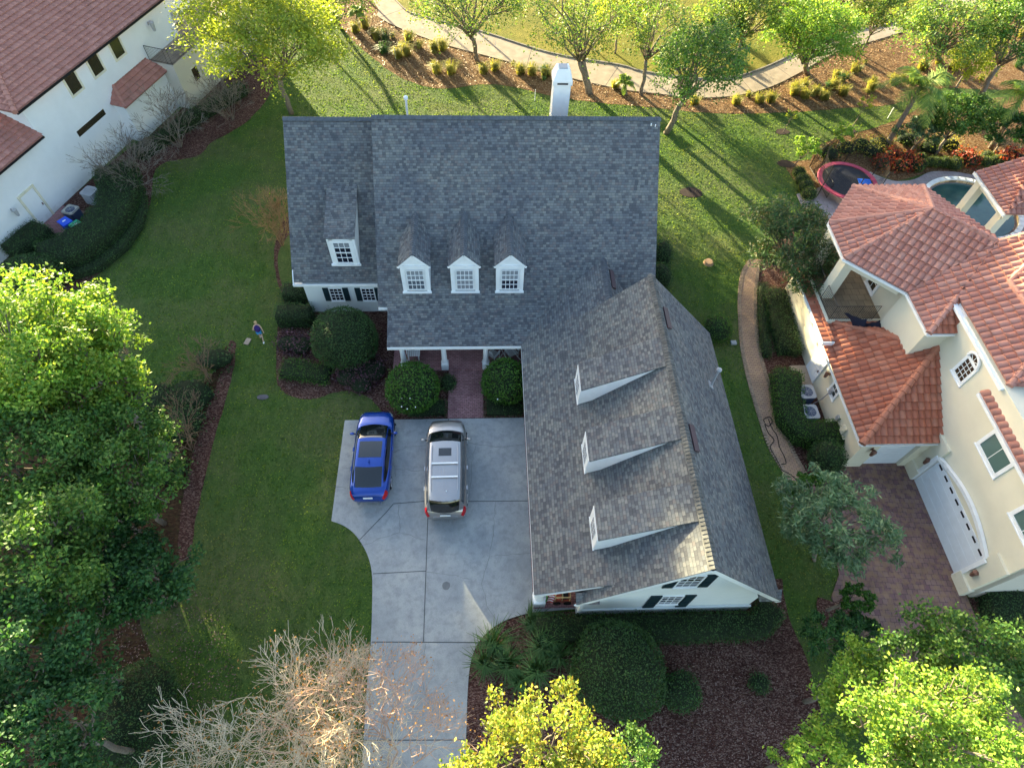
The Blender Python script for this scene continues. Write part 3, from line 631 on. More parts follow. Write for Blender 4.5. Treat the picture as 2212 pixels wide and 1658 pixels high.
# garage wing
gz = lambda x: 6.85-(7.47-x) if x < 7.47 else 6.85-(x-7.47)*1.094
pz = lambda x: 2.4+.57*(x-1.78)
shroof('garage_roof', [(3.35, 6.0, gz(3.35)), (3.35, 19.25, gz(3.35)), (7.47, 19.25, 6.85), (7.47, 6.0, 6.85)], m_shw, h)
shroof('garage_roof', [(11.4, 6.0, gz(11.4)), (7.47, 6.0, 6.849), (7.47, 19.25, 6.849), (11.4, 19.25, gz(11.4))], m_shw, h)
shroof('porch_roof', [(1.78, 6.5, 2.4), (1.78, 19.25, 2.4), (4.72, 19.25, pz(4.72)), (4.72, 6.35, pz(4.72))], m_shw, h, .10)
shroof('porch_roof', [(1.78, 19.25, 2.4), (1.78, 20.0, 2.4), (5.96, 22.5, pz(5.96)), (5.96, 19.0, pz(5.96)), (4.72, 19.25, pz(4.72))], m_sh, h, .10)
shroof('link_roof', [(5.96, 18.9, pz(5.96)), (5.96, 22.5, pz(5.96)), (8.3, 22.5, pz(5.96)-2.4), (8.3, 18.9, pz(5.96)-2.4)], m_sh, h, .10)
ridgecap('ridge_cap', (7.47, 6.0, 6.85), (7.47, 19.25, 6.85), h, flat('warm_ridge_shingle', (.105, .105, .10), .9, var=.35, scale=4)); ridgecap('ridge_cap', (5.96, 18.9, pz(5.96)), (5.96, 22.4, pz(5.96)), h)
# eave and rake boards
def board(a, b, hh=.16, t=.05, off=(0, 0, 0), mat=None, name='fascia'):
    a, b = Vector(a)+Vector(off), Vector(b)+Vector(off); d = (b-a).normalized(); s = d.cross(EZ).normalized(); u = s.cross(d); obj(name, box(BM(), (a+b)/2, ((b-a).length, t, hh), d, s, u), mat or m_white, h)
board((-10.1, 22.74, 2.44), (-5.36, 22.74, 2.44), .15); board((-4.88, 18.66, 2.26), (1.9, 18.66, 2.26), .17)
board((-5.36, 20.60, 3.02), (-4.9, 20.60, 3.02), .14); board((1.8, 6.5, 2.24), (1.8, 18.6, 2.24), .12)
board((3.35, 6.02, gz(3.35)-.22), (7.47, 6.02, 6.63), .2); board((7.47, 6.018, 6.63), (11.4, 6.018, gz(11.4)-.22), .2)
board((11.38, 6.05, gz(11.4)-.2), (11.38, 19.2, gz(11.4)-.2), .12); board((-10.06, 22.75, 2.46), (-9.95, 28.5, 8.2), .14); board((1.8, 6.48, 2.24), (4.3, 6.4, 3.72), .14)
obj('soffit', b2(BM(), -10.1, -5.0, 22.76, 23.02, 2.34, 2.38), m_white, h); obj('beam', b2(BM(), -4.75, 3.6, 18.85, 19.05, 2.12, 2.30), m_white, h); obj('beam', b2(BM(), 1.98, 2.2, 6.7, 18.9, 2.1, 2.3), m_white, h)
for x0, x1 in ((3.35, 4.25), (10.55, 11.42)):           # small shingled eave returns on the gable
    bm = BM(); z0 = 2.52 if x0 > 9 else 2.76; prism(bm, [(x0, 5.98, z0), (x0, 6.34, z0), (x0, 6.34, z0+.34), ], (x1-x0, 0, 0))
    uvl = bm.loops.layers.uv.new('UVMap')
    for f in bm.faces:
        for l in f.loops: l[uvl].uv = (l.vert.co.x, l.vert.co.y*1.3)
    obj('eave_return', bm, m_sh, h)
# windows on walls
for cx_ in (-7.15, -5.55-.07): 
    c = onpl(*( (756, 632) if cx_ < -6 else (834-12, 632)), (0, 23, 0), (0, 1, 0))
window(h, onpl(727.5, 635, (0, 23.0, 0), (0, 1, 0)), (1, 0, 0), .62, .92, 3, 4, (0, -1, 0), .05, m_glass, shutters=.30)
window(h, onpl(796, 635, (0, 23.0, 0), (0, 1, 0)), (1, 0, 0), .62, .92, 3, 4, (0, -1, 0), .05, m_glass, shutters=.30)
gy = (0, 6.35, 0)
window(h, (7.38, 6.35, 4.32), (1, 0, 0), .78, 1.28, 3, 4, (0, -1, 0), .06, m_glassbr, low=flat('dim_blind', (.12, .13, .15), .3, var=0), shutters=.40, sh=(1.5, 0))
window(h, (7.28, 6.35, 1.76), (1, 0, 0), .78, 1.1, 3, 4, (0, -1, 0), .05, m_glass, shutters=.45, sh=(1.74, -.22))
# main dormers (gabled) : X centres and parts
def gable_dormer(xc, glassu, glassl):
    w, yf, zb, ze, za = .68, 21.19, 3.55, 5.55, 6.27; f = BM()
    prism(f, [(xc-w, yf, zb), (xc+w, yf, zb), (xc+w, yf, ze), (xc, yf, za-.06), (xc-w, yf, ze)], (0, 3., 0)); d = obj('dormer', f, m_white, h)
    s = .09
    for sg in (-1, 1):
        shroof('dormer_roof', [(xc, yf-.10, za), (xc, yf+3.1, za), (xc+sg*(w+s), yf+3.1, ze-.06), (xc+sg*(w+s), yf-.10, ze-.06)][::sg], m_sh, d, .06)
        bm = BM(); a, b = V(xc, yf-.09, za-.1), V(xc+sg*(w+s), yf-.09, ze-.16); e = (b-a).normalized(); box(bm, (a+b)/2, ((b-a).length, .05, .10), e, EY, e.cross(EY)); obj('trim', bm, m_white, d)
    bm = BM()
    for sg in (-1, 1): b2(bm, xc+sg*(w-.09)-.09, xc+sg*(w-.09)+.09, yf-.05, yf-.003, 3.62, 5.4)
    b2(bm, xc-w, xc+w, yf-.055, yf-.002, 5.3, 5.48); b2(bm, xc-w-.04, xc+w+.04, yf-.12, yf-.001, 3.60, 3.70); obj('trim', bm, m_white, d)
    ridgecap('dormer_ridge', (xc, yf-.12, za), (xc, yf+2.95, za), d)
    bm = BM(); z0, z1, ww = 3.86, 5.16, .40; yy = yf-.04
    for i in range(5): b2(bm, xc-ww+i*ww/2-.014, xc-ww+i*ww/2+.014, yy-.03, yy, z0, z1)
    for i in range(5): k = .03 if i == 2 else .014; zz = z0+(z1-z0)*i/4; b2(bm, xc-ww, xc+ww, yy-.034, yy-.002, zz-k, zz+k)
    obj('window', bm, m_white, d); obj('pane', b2(BM(), xc-ww, xc+ww, yf-.045, yf-.03, (z0+z1)/2, z1), glassu, d); obj('pane', b2(BM(), xc-ww, xc+ww, yf-.045, yf-.03, z0, (z0+z1)/2), glassl, d)
gable_dormer(-3.38, m_glassb, flat('half_blind', (.10, .12, .15), .2, var=0)); gable_dormer(-.98, m_glassb, flat('grey_blind', (.24, .25, .28), .3, var=0)); gable_dormer(1.23, m_glassb, m_glass)
# wing dormer with a single slope
d = obj('dormer', prism(BM(), [(-7.92, 23.43, 3.1), (-7.92, 23.43, 5.08), (-7.92, 26.3, 6.0), (-7.92, 26.3, 5.6)], (1.40, 0, 0)), m_white, h)
shroof('dormer_roof', [(-8.0, 23.33, 5.18), (-6.46, 23.33, 5.18), (-6.46, 26.45, 6.2), (-8.0, 26.45, 6.2)], m_sh, d, .07)
bm = BM(); 
for i in range(4): b2(bm, -7.62+i*.27-.014, -7.62+i*.27+.014, 23.36, 23.40, 3.48, 4.86)
for i in range(5): k = .03 if i == 2 else .014; b2(bm, -7.62, -6.81, 23.355, 23.398, 3.48+i*.345-k, 3.48+i*.345+k)
b2(bm, -7.80, -7.62, 23.37, 23.43, 3.3, 5.0); b2(bm, -6.81, -6.63, 23.37, 23.43, 3.3, 5.0); b2(bm, -7.80, -6.63, 23.372, 23.432, 4.87, 5.0); b2(bm, -7.98, -6.46, 23.33, 23.43, 3.25, 3.36)
obj('window', bm, m_white, d); obj('pane', b2(BM(), -7.62, -6.81, 23.385, 23.4, 4.45, 4.86), m_glassb, d); obj('pane', b2(BM(), -7.62, -6.81, 23.385, 23.4, 3.48, 4.45), m_glass, d)
# garage shed dormers facing west
for y0, y1 in ((14.38, 15.72), (11.02, 12.36), (7.78, 9.12)):
    d = obj('dormer', prism(BM(), [(4.08, y0, 3.1), (4.08, y0, 4.88), (7.3, y0, 6.6), (7.3, y0, 6.4)], (0, y1-y0, 0)), m_white, h)
    shroof('dormer_roof', [(4.055, y1+.07, 4.955), (4.055, y0-.07, 4.955), (7.40, y0-.07, 6.79), (7.40, y1+.07, 6.79)], m_shw, d, .07)
    bm = BM(); z0, z1 = 3.82, 4.68; ya, yb = y0+.34, y1-.34
    for i in range(4): yy = ya+(yb-ya)*i/3; b2(bm, 4.035, 4.055, yy-.007, yy+.007, z0, z1)
    for i in range(5): k = .018 if i == 2 else .008; zz = z0+(z1-z0)*i/4; b2(bm, 4.033, 4.053, ya, yb, zz-k, zz+k)
    b2(bm, 4.05, 4.08, y0+.02, ya-.02, 3.7, 4.8); b2(bm, 4.05, 4.08, yb+.02, y1-.02, 3.7, 4.8); b2(bm, 4.03, 4.08, y0-.02, y1+.02, 3.62, 3.72); b2(bm, 4.052, 4.082, y0, y1, 4.72, 4.86)
    obj('window', bm, m_white, d); obj('pane', b2(BM(), 4.04, 4.079, ya, yb, z0, z1), m_glass, d)
# chimney
bm = BM(); b2(bm, 3.58, 4.44, 29.6, 30.5, 5.5, 9.75); c = obj('chimney', bm, m_white, h)
bm = BM(); lathe(bm, [(.70, 9.55), (.70, 9.75), (.56, 10.02), (.42, 10.25)], (4.01, 30.05, 0), 4)
for v in bm.verts: p = v.co-V(4.01, 30.05, 0); a = PI/4; v.co = V(4.01+p.x*math.cos(a)-p.y*math.sin(a), 30.05+p.x*math.sin(a)+p.y*math.cos(a), v.co.z)
obj('chimney_cap', bm, m_white, c); obj('flue', b2(BM(), 3.80, 4.22, 29.85, 30.25, 10.2, 10.3), m_grey, c); obj('vent_slot', b2(BM(), 3.74, 4.28, 29.535, 29.56, 9.60, 9.68), m_black, c)
# pipes and vents
bm = BM(); tube(bm, [(-3.95, 29.6, 7.2), (-3.90, 29.6, 8.75)], .055, 10); lathe(bm, [(.06, 0), (.11, .02), (.11, .14), (.05, .2)], (-3.9, 29.6, 8.72), 12); obj('vent_pipe', bm, m_white, h)
bm = BM(); tube(bm, [(10.2, 15.2, 3.7), (10.2, 15.2, 5.05)], .055, 10); lathe(bm, [(.06, 0), (.12, .02), (.12, .1), (.05, .16)], (10.2, 15.2, 5.03), 12); box(bm, (10.18, 15.2, 3.92), (.34, .34, .04), V(.68, 0, -.73), EY, V(.73, 0, .68)); obj('vent_pipe', bm, m_grey, h)
m_vent = flat('maroon_vent', (.085, .055, .060), .5, var=.1)
def rvent(x, y, z, L, sl=1.094):
    e = V(1, 0, -sl).normalized(); n = V(sl, 0, 1).normalized(); box_ = box(BM(), (x, y, z+.09), (.24, L, .08), V(1, 0, -.55).normalized(), EY, V(.55, 0, 1).normalized()); obj('roof_vent', box_, m_vent, h)
rvent(7.88, 17.0, gz(7.88), 1.15); rvent(7.88, 11.1, gz(7.88), 1.15); rvent(6.35, 21.2, pz(5.96)-.42, 1.2)
bm = BM()
for u, v in ((1406, 272), (1415, 274)): p = onpl(u, v, (0, 20.62, 3.2), (0, -.913, 1)); tube(bm, [p, p+EZ*.12], .03, 6)
obj('roof_stub', bm, m_white, h)
# porch columns
def column(x, y, z1, r=.13, b=.36, bh=.45, z0=.12):
    bm = BM(); lathe(bm, [(r*1.45, bh), (r*1.5, bh+.06), (r*1.15, bh+.12), (r*1.08, bh+.3), (r*.9, z1-.1), (r*1.25, z1-.06), (r*1.25, z1)], (x, y, z0), 20); k = obj('column', bm, m_white, h, False)
    obj('column_base', box(BM(), (x, y, z0+bh/2), (b, b, bh)), m_white, k)
for u in (869, 958.5, 1049): p = onpl(u, 760, (0, 19.0, 0), (0, 1, 0)); column(p.x, 19.0, 2.0)
column(2.12, 6.85, 2.0, .19, .50, .55, .04)
obj('front_door', b2(BM(), -1.6, -.5, 21.0, 21.05, .12, 2.3), flat('door_green', (.02, .04, .035), .4), h)
for x in (-3.5, 1.2): window(h, (x, 21.05, 1.5), (1, 0, 0), .9, 1.4, 3, 4, (0, -1, 0), .06)
for y in (8.3, 11.6, 14.9):
    bm = BM(); b2(bm, 3.74, 3.80, y-1.25, y+1.25, .04, 2.15)
    for k in range(1, 4): b2(bm, 3.725, 3.745, y-1.2, y+1.2, .04+k*.53-.01, .04+k*.53+.01)
    obj('garage_door', bm, m_white, h)
# things on the porches
def rocker(loc, rz, label):
    t = thing('rocking_chair', label, 'chair', group='white rocking chairs on the front porch'); W_ = .56
    bm = BM()
    for k in range(7): box(bm, (-.24+k*.08, 0, .43), (.06, .48, .02))
    obj('seat', bm, m_white, t); bm = BM(); up = V(0, .28, 1).normalized()
    for k in range(7): box(bm, V(-.24+k*.08, .24, .45)+up*.36, (.06, .02, .72), EX, EX.cross(up)*-1, up)
    box(bm, V(0, .24, .45)+up*.72, (.58, .03, .07), EX, EX.cross(up)*-1, up); obj('backrest', bm, m_white, t)
    for s in (-1, 1):
        bm = BM(); tube(bm, [(s*.28, -.5, .13), (s*.28, -.25, .045), (s*.28, .05, .02), (s*.28, .35, .06), (s*.28, .62, .17)], .022, 6); tube(bm, [(s*.28, -.2, .04), (s*.28, -.22, .66)], .02, 6); tube(bm, [(s*.28, .22, .04), (s*.28, .24, .5)], .02, 6); obj('rocker', bm, m_white, t)
        obj('armrest', box(BM(), (s*.29, .02, .67), (.09, .56, .02)), m_white, t)
    t.location = loc; t.rotation_euler = (0, 0, rz)
p = onpl(1075, 765, (0, 0, .6), (0, 0, 1)); rocker((p.x-.25, 19.55, .12), 2.5, 'white rocking chair beside the right porch column'); rocker((p.x+.75, 19.65, .12), .5, 'white rocking chair at the right end of the porch by the garage wall')
t = thing('porch_bench', 'white slatted bench on the left side of the brick porch', 'bench', (-4.15+.35, 19.9, .12))
bm = BM(); 
for k in range(6): b2(bm, -4.12+k*.11, -4.03+k*.11, 19.45, 20.6, .52, .55)
obj('seat', bm, m_white, t); bm = BM()
for k in range(5): b2(bm, -4.16, -4.13, 19.5, 20.6, .62+k*.1, .69+k*.1)
obj('backrest', bm, m_white, t)
for x in (-4.08, -3.55):
    for y in (19.5, 20.5): obj('leg', b2(BM(), x-.03, x+.03, y-.03, y+.03, .12, .53), m_white, t)
# toy tractor, folded flag and toy on the side porch
t = thing('ride_on_toy', 'red and tan ride-on toy truck parked on the small brick side porch', 'toy truck', (3.05, 6.95, .045))
bm = BM(); b2(bm, 2.75, 3.45, 6.72, 7.2, .2, .42); b2(bm, 2.75, 3.05, 6.75, 7.15, .42, .55); obj('body', bm, flat('toy_red', (.32, .07, .04), .4), t)
bm = BM()
for x in (2.78, 3.08, 3.4): tube(bm, [(x, 6.74, .45), (x, 6.76, .85), (x, 7.14, .85), (x, 7.18, .45)], .025, 6)
b2(bm, 2.76, 3.42, 6.74, 6.79, .83, .87); b2(bm, 2.76, 3.42, 7.11, 7.16, .83, .87); obj('roll_cage', bm, flat('toy_tan', (.45, .35, .18), .5), t)
obj('seat', b2(BM(), 3.1, 3.35, 6.8, 7.1, .42, .6), m_black, t)
for x in (2.88, 3.33):
    for y in (6.70, 7.22): bm = BM(); lathe(bm, [(.12, -.05), (.16, -.04), (.16, .04), (.12, .05)], (x, y, .2), 14, EY); obj('wheel', bm, m_rubber, t)
t = thing('flag', 'small striped flag leaning against the ride-on toy', 'flag', (2.6, 6.85, .045))
bm = BM(); tube(bm, [(2.66, 6.72, .05), (2.74, 7.05, 1.0)], .012, 6); obj('pole', bm, m_silver, t)
def flagbm(rows, off=0):
    bm = BM()
    for k in rows:
        z0 = .35+.06*k; q = [V(2.42+.26*s+.02*k, 6.72+.25*(k/9)+.03*math.sin(5*s), z0) for s in (0, .5, 1)]; u = V(.02, .02, .06)
        for a, b in zip(q, q[1:]): bm.faces.new([bm.verts.new(x) for x in (a, b, b+u, a+u)])
    return bm
obj('red_stripes', flagbm(range(0, 9, 2)), flat('flag_red', (.5, .03, .04), .7, var=0), t); obj('white_stripes', flagbm(range(1, 9, 2)), m_white, t)
bm = BM(); q = V(2.62, 6.98, .75); box(bm, q, (.14, .01, .16), V(.9, .2, 0).normalized(), V(-.2, .9, 0).normalized(), EZ); obj('canton', bm, flat('flag_blue', (.03, .05, .2), .7, var=0), t)
bm = blob((2.46, 6.9, .22), (.09, .13, .12), .3, 3, 2); tag(obj('green_toy', bm, flat('toy_green', (.10, .5, .12), .5)), 'bright green and blue toy on the side porch beside the white column', 'toy')
# ============================================================ RIGHT NEIGHBOUR
R = thing('neighbour_villa', 'cream stucco villa with terracotta barrel tile roofs and two garage doors', 'house', (21, 13, 0))
h = R
def bx(name, mat, *a): return obj(name, b2(BM(), *a), mat, R)
bx('wall', m_cream, 17.4, 20.80, 13.1, 20.6, 0, 2.5); bx('wall', m_cream, 19.62, 24, 16.52, 19.0, 2.4, 6.0); bx('wall', m_cream, 20.75, 30, 6.7, 16.6, 0, 6.9)
bx('wall', m_cream, 17.42, 24, 20.5, 24.0, 0, 2.9); bx('wall', m_cream, 20.1, 23.0, 18.9, 24.9, 2.4, 6.0); bx('wall', m_beige, 20.9, 30, 6.55, 6.75, 0, 5.6)
bx('balcony_floor', m_cream, 17.25, 20.1, 19.45, 24.4, 2.75, 3.2); bx('balcony_paving', brickmat('slate_floor', (.22, .17, .12), (.30, .23, .15), (.08, .07, .05), .4, .4), 17.4, 20.09, 19.6, 24.2, 3.19, 3.22)
tileroof('ledge_tiles', [(16.78, 18.25, 3.0), (17.3, 18.25, 3.12), (17.3, 24.2, 3.12), (16.78, 24.2, 3.0)], m_tileN, R, amp=.03)
bx('ledge_trim', m_white, 16.72, 16.78, 18.2, 24.2, 2.88, 3.05); bx('ledge_trim', m_white, 16.72, 17.32, 18.17, 18.24, 2.85, 3.08)
for y0, y1 in ((20.95, 21.5), (23.0, 23.5)):
    bx('balcony_column', m_cream, 17.5, 18.0, y0, y1, 3.2, 5.95)
E_ = 6.1; sl_ = .6
A = V(17.26, 20.94, E_); B = V(17.30, 23.42, E_); C = V(19.5, 18.73, E_); D = V(19.5, 16.33, E_); P_ = V(20.85, 22.05, 8.1); V1 = V(22.92, 19.85, 8.15)
G_ = V(19.5, 26.2, E_); K = V(23.3, 26.2, E_); E2 = V(25.4, 22.3, E_)
bm = BM(); d = (C-A).normalized(); n_ = V(d.y, -d.x, 0); box(bm, (A+C)/2-n_*.45-EZ*.35, ((C-A).length-.6, .3, .55), d, n_, EZ); obj('arch_beam', bm, m_cream, R); bx('arch_beam', m_cream, 17.55, 17.85, 21.2, 23.3, 5.5, 5.97)
tileroof('roof', [A, C, V1, P_], m_tileR, R); tileroof('roof', [B, A, P_], m_tileR, R); tileroof('roof', [G_, B, P_], m_tileR, R); tileroof('roof', [K, G_, P_], m_tileR, R); tileroof('roof', [E2, K, P_], m_tileR, R); tileroof('roof', [P_, V1, E2], m_tileR, R)
wz = lambda x: E_+sl_*(x-19.5)
Ap = V(20.9, 17.72, wz(20.9)); tileroof('roof', [C, D, Ap, V(22.92, 19.85, wz(22.92))], m_tileR, R)
tileroof('roof', [V(20.9, 17.72, wz(20.9)), V(20.9, 12.98, wz(20.9)), V(26.5, 12.98, wz(26.5)), V(26.5, 19.5, wz(26.5)), V(22.92, 19.85, wz(22.92))], m_tileR, R)
tileroof('roof', [D, V(21.7, 16.33, E_), V(20.9, 17.72, wz(20.9))], m_tileN, R)
tileroof('roof', [V(22.92, 19.85, 8.15), V(26.5, 19.5, wz(26.5)), V(30, 22.5, 7), E2], m_tileR, R)
tileroof('roof', [V(20.5, 13.35, 6.0), V(20.5, 5.9, 6.0), V(25, 5.9, 8.7), V(25, 13.35, 8.7)], m_tileR, R)
tileroof('roof', [V(20.9, 13.0, wz(20.9)), V(24, 12.7, wz(20.9)), V(24, 16, wz(24))], m_tileR, R)
for a, b in ((A, P_), (B, P_), (G_, P_), (K, P_), (P_, V1), (D, Ap), (V1, V(26.5, 19.5, wz(26.5))), (V(20.9, 12.98, wz(20.9)), V(23.5, 15.4, wz(23.5)))): hipcap('hip_tiles', a, b, m_tileR, R)
a, b, c = [onpl(u, v, D, (-.6, 0, 1)) for u, v in ((2222, 568), (2179, 608), (2214, 655))]; hipcap('hip_tiles', a, b, m_tileR, R); hipcap('hip_tiles', b, c, m_tileR, R)
def gut(a, b, w=.1, hh=.13):
    a, b = Vector(a), Vector(b); d = (b-a).normalized(); s = V(d.y, -d.x, 0); obj('gutter', box(BM(), (a+b)/2-EZ*.1, ((b-a).length, w, hh), d, s, EZ), m_white, R)
gut(B, A); gut(A, C); gut(C, D); gut(D, V(21.7, 16.33, E_)); gut(G_, B); gut((20.88, 17.6, 6.9), (20.88, 13.0, 6.9)); gut((20.48, 13.3, 6.0), (20.48, 5.9, 6.0))
bx('soffit', m_white, 20.6, 20.8, 12.9, 17.7, 6.72, 6.86)
L0 = V(17, 12.75, 2.6); L1 = V(17, 20.2, 2.6); LA = V(20.72, 16.46, 4.83)
tileroof('garage_roof', [L1, L0, LA], m_tileN, R); tileroof('garage_roof', [L0, V(20.75, 12.75, 2.6), V(20.75, 16.46, 4.83)], m_tileN, R); tileroof('garage_roof', [V(20.7, 20.2, 2.6), L1, LA], m_tileN, R)
hipcap('hip_tiles', L0, LA, m_tileN, R, .15); hipcap('hip_tiles', L1, LA, m_tileN, R, .13); gut((16.98, 20.2, 2.58), (16.98, 12.75, 2.58), .05, .1); gut((17, 12.73, 2.58), (20.75, 12.73, 2.58), .05, .1)
def gdoor(name, c, eu, no, w, hh, parent=R, rows=4, win=True):
    c, eu, no = Vector(c), Vector(eu), Vector(no); bm = BM(); box(bm, c+EZ*hh/2, (w, .05, hh), eu, no, EZ)
    for k in range(1, rows): box(bm, c+EZ*(hh*k/rows)+no*.026, (w*.99, .012, .02), eu, no, EZ)
    f = obj(name, bm, flat('garage_door_white', (.68, .73, .78), .5, var=.04), parent)
    if win:
        for k in range(8): obj('door_glass', box(BM(), c+eu*(w*((k+.5)/8-.5))+EZ*(hh*.93)+no*.03, (w/8*.52, .02, .10), eu, no, EZ), m_black, f)
    return f
gdoor('garage_door', (19.2, 13.05, .03), (1, 0, 0), (0, -1, 0), 1.85, 2.15, win=False); gdoor('garage_door', (20.72, 9.85, .03), (0, 1, 0), (-1, 0, 0), 4.5, 2.1)
bx('pillar', m_cream, 17.36, 18.25, 12.88, 13.1, 0, 2.5); bx('pillar', m_cream, 20.15, 20.76, 12.88, 13.1, 0, 2.5); bx('pillar', m_cream, 20.5, 20.75, 12.15, 12.95, 0, .7); bx('pillar', m_cream, 20.5, 20.75, 6.62, 7.5, 0, .7)
bx('wall', m_cream, 20.62, 20.75, 12.15, 13.1, 0, 2.9); bx('wall', m_cream, 20.62, 20.75, 6.68, 7.55, 0, 2.9)
bm = BM(); N_ = 14
for k in range(N_):
    y0, y1 = 7.55+4.6*k/N_, 7.55+4.6*(k+1)/N_; z0, z1 = [2.15+.5*math.sin(PI*(y-7.55)/4.6) for y in (y0, y1)]
    a, b = V(20.64, y0, z0+.08), V(20.64, y1, z1+.08); d = (b-a).normalized(); box(bm, (a+b)/2, ((b-a).length+.02, .16, .17), d, EX, d.cross(EX))
b2(bm, 20.55, 20.72, 7.38, 7.56, .02, 2.2); b2(bm, 20.55, 20.72, 12.14, 12.32, .02, 2.2); b2(bm, 18.1, 20.3, 12.9, 13.0, 2.18, 2.32); obj('garage_trim', bm, m_white, R)
bx('band_trim', m_white, 20.60, 20.76, 12.9, 13.12, 2.3, 2.5)
X_ = (20.75, 0, 0); NX = (1, 0, 0)
def vwin(u, v, w, hh, X=X_, glass=m_glassg, cols=2, rows=1, fr=.16): return window(R, onpl(u, v, X, NX), (0, 1, 0), w, hh, cols, rows, (-1, 0, 0), fr, glass, sash=False)
vwin(2151, 979, 1.35, .95); vwin(2228, 1138, 1.35, .95)
aw = onpl(2089, 793, X_, NX); f = vwin(2085, 799, .62, .95, cols=3, rows=4, glass=m_glassbr, fr=.14)
bm = BM(); pts = [aw+EY*.31*math.cos(t)+EZ*(.42+.31*math.sin(t)) for t in np.linspace(0, PI, 12)]; prism(bm, [p+V(-.02, 0, 0) for p in pts], (-.02, 0, 0)); obj('pane', bm, m_glassbr, f)
bm = BM()
for p, q in zip(pts, pts[1:]): tube(bm, [V(20.7, aw.y+(p.y-aw.y)*1.25, aw.z+.42+(p.z-aw.z-.42)*1.25), V(20.7, aw.y+(q.y-aw.y)*1.25, aw.z+.42+(q.z-aw.z-.42)*1.25)], .075, 6)
for t in (.6, PI/2, PI-.6): tube(bm, [aw+EZ*.42-EX*.04, aw+EZ*(.42+.3*math.sin(t))+EY*.3*math.cos(t)-EX*.04], .014, 4)
obj('arch_frame', bm, m_white, R)
window(R, onpl(1889, 607, (20.1, 0, 0), NX), (0, 1, 0), .7, .8, 2, 2, (-1, 0, 0), .15, m_glassbr, sash=False)
f = window(R, onpl(1803, 843, (17.4, 0, 0), NX), (0, 1, 0), .5, .55, 2, 2, (-1, 0, 0), .13, m_glassbr, sash=False)
bm = BM(); b2(bm, 17.33, 17.4, 17.75, 18.85, 0, 2.12); dd = obj('side_door', bm, flat('door_white', (.74, .78, .84), .4, var=.03), R)
bm = BM()
for z in (.35, 1.15, 1.65):
    for y in (18.02, 18.38): b2(bm, 17.315, 17.335, y, y+.25, z, z+(.6 if z < 1 else .35))
obj('door_panel', bm, m_white, dd); obj('handle', box(BM(), (17.29, 17.88, 1.0), (.05, .05, .12)), m_bronze, dd); bx('door_step', m_path, 16.45, 17.35, 17.6, 18.9, .0, .12)
def lantern(parent, c, no, s=1., mat=m_bronze):
    c, no = Vector(c), Vector(no); bm = BM(); tube(bm, [c, c+no*.12*s+EZ*.08*s], .018*s, 6); lathe(bm, [(.03*s, .12*s), (.10*s, .06*s), (.09*s, .03*s), (.06*s, -.2*s), (.03*s, -.24*s)], c+no*.16*s, 6); box(bm, c, (.08, .08, .2), no, EZ.cross(no), EZ); obj('wall_lantern', bm, mat, parent)
lantern(R, (17.4, 17.2, 1.75), (-1, 0, 0), 1.2); lantern(R, (17.9, 12.88, 1.9), (0, -1, 0), 1.3); lantern(R, onpl(2331-2331+1474+1615*.3337, 553+1322*.3337, X_, NX), (-1, 0, 0), 1.3); lantern(R, onpl(2099+1250*.25-295, 1237, X_, NX), (-1, 0, 0), 1.3)
bm = BM(); tube(bm, [(17.3, 16.4, 1.3), (17.3, 16.5, .5), (16.95, 16.4, .2)], .03, 6); box(bm, (17.33, 16.4, 1.4), (.12, .22, .3)); obj('conduit', bm, m_grey, R)
bm = BM(); tube(bm, [(17.3, 15.0, 1.1), (17.3, 15.1, .4), (16.9, 15.1, .2)], .025, 6); box(bm, (17.33, 15.0, 1.15), (.1, .18, .24)); obj('conduit', bm, m_grey, R)
bm = BM(); box(bm, (17.34, 14.3, 1.2), (.1, .3, .45)); box(bm, (17.34, 14.0, .8), (.08, .25, .35)); tube(bm, [(17.3, 14.3, 1), (17.25, 14.4, .3), (16.8, 14.7, .15)], .02, 6); obj('meter_box', bm, m_cream, R)
def railing(name, pts, z0, z1, mat, parent, step=.11, r=.012, post=.022, top=.022):
    bm = BM()
    for a, b in zip(pts, pts[1:]):
        a, b = Vector((a[0], a[1], 0)), Vector((b[0], b[1], 0)); n = max(1, int((b-a).length/step))
        for i in range(n+1): p = a.lerp(b, i/n); rr = post if i in (0, n) or i % 12 == 0 else r; tube(bm, [p+EZ*z0, p+EZ*z1], rr, 4)
        for z in (z0+.06, z1): tube(bm, [a+EZ*z, b+EZ*z], top if z == z1 else r*1.2, 4)
    return obj(name, bm, mat, parent)
railing('balcony_railing', [(17.4, 20.95), (17.4, 19.55), (19.62, 19.55)], 3.2, 4.2, m_black, R); railing('balcony_railing', [(17.4, 21.5), (17.4, 23.0)], 3.2, 4.2, m_black, R)
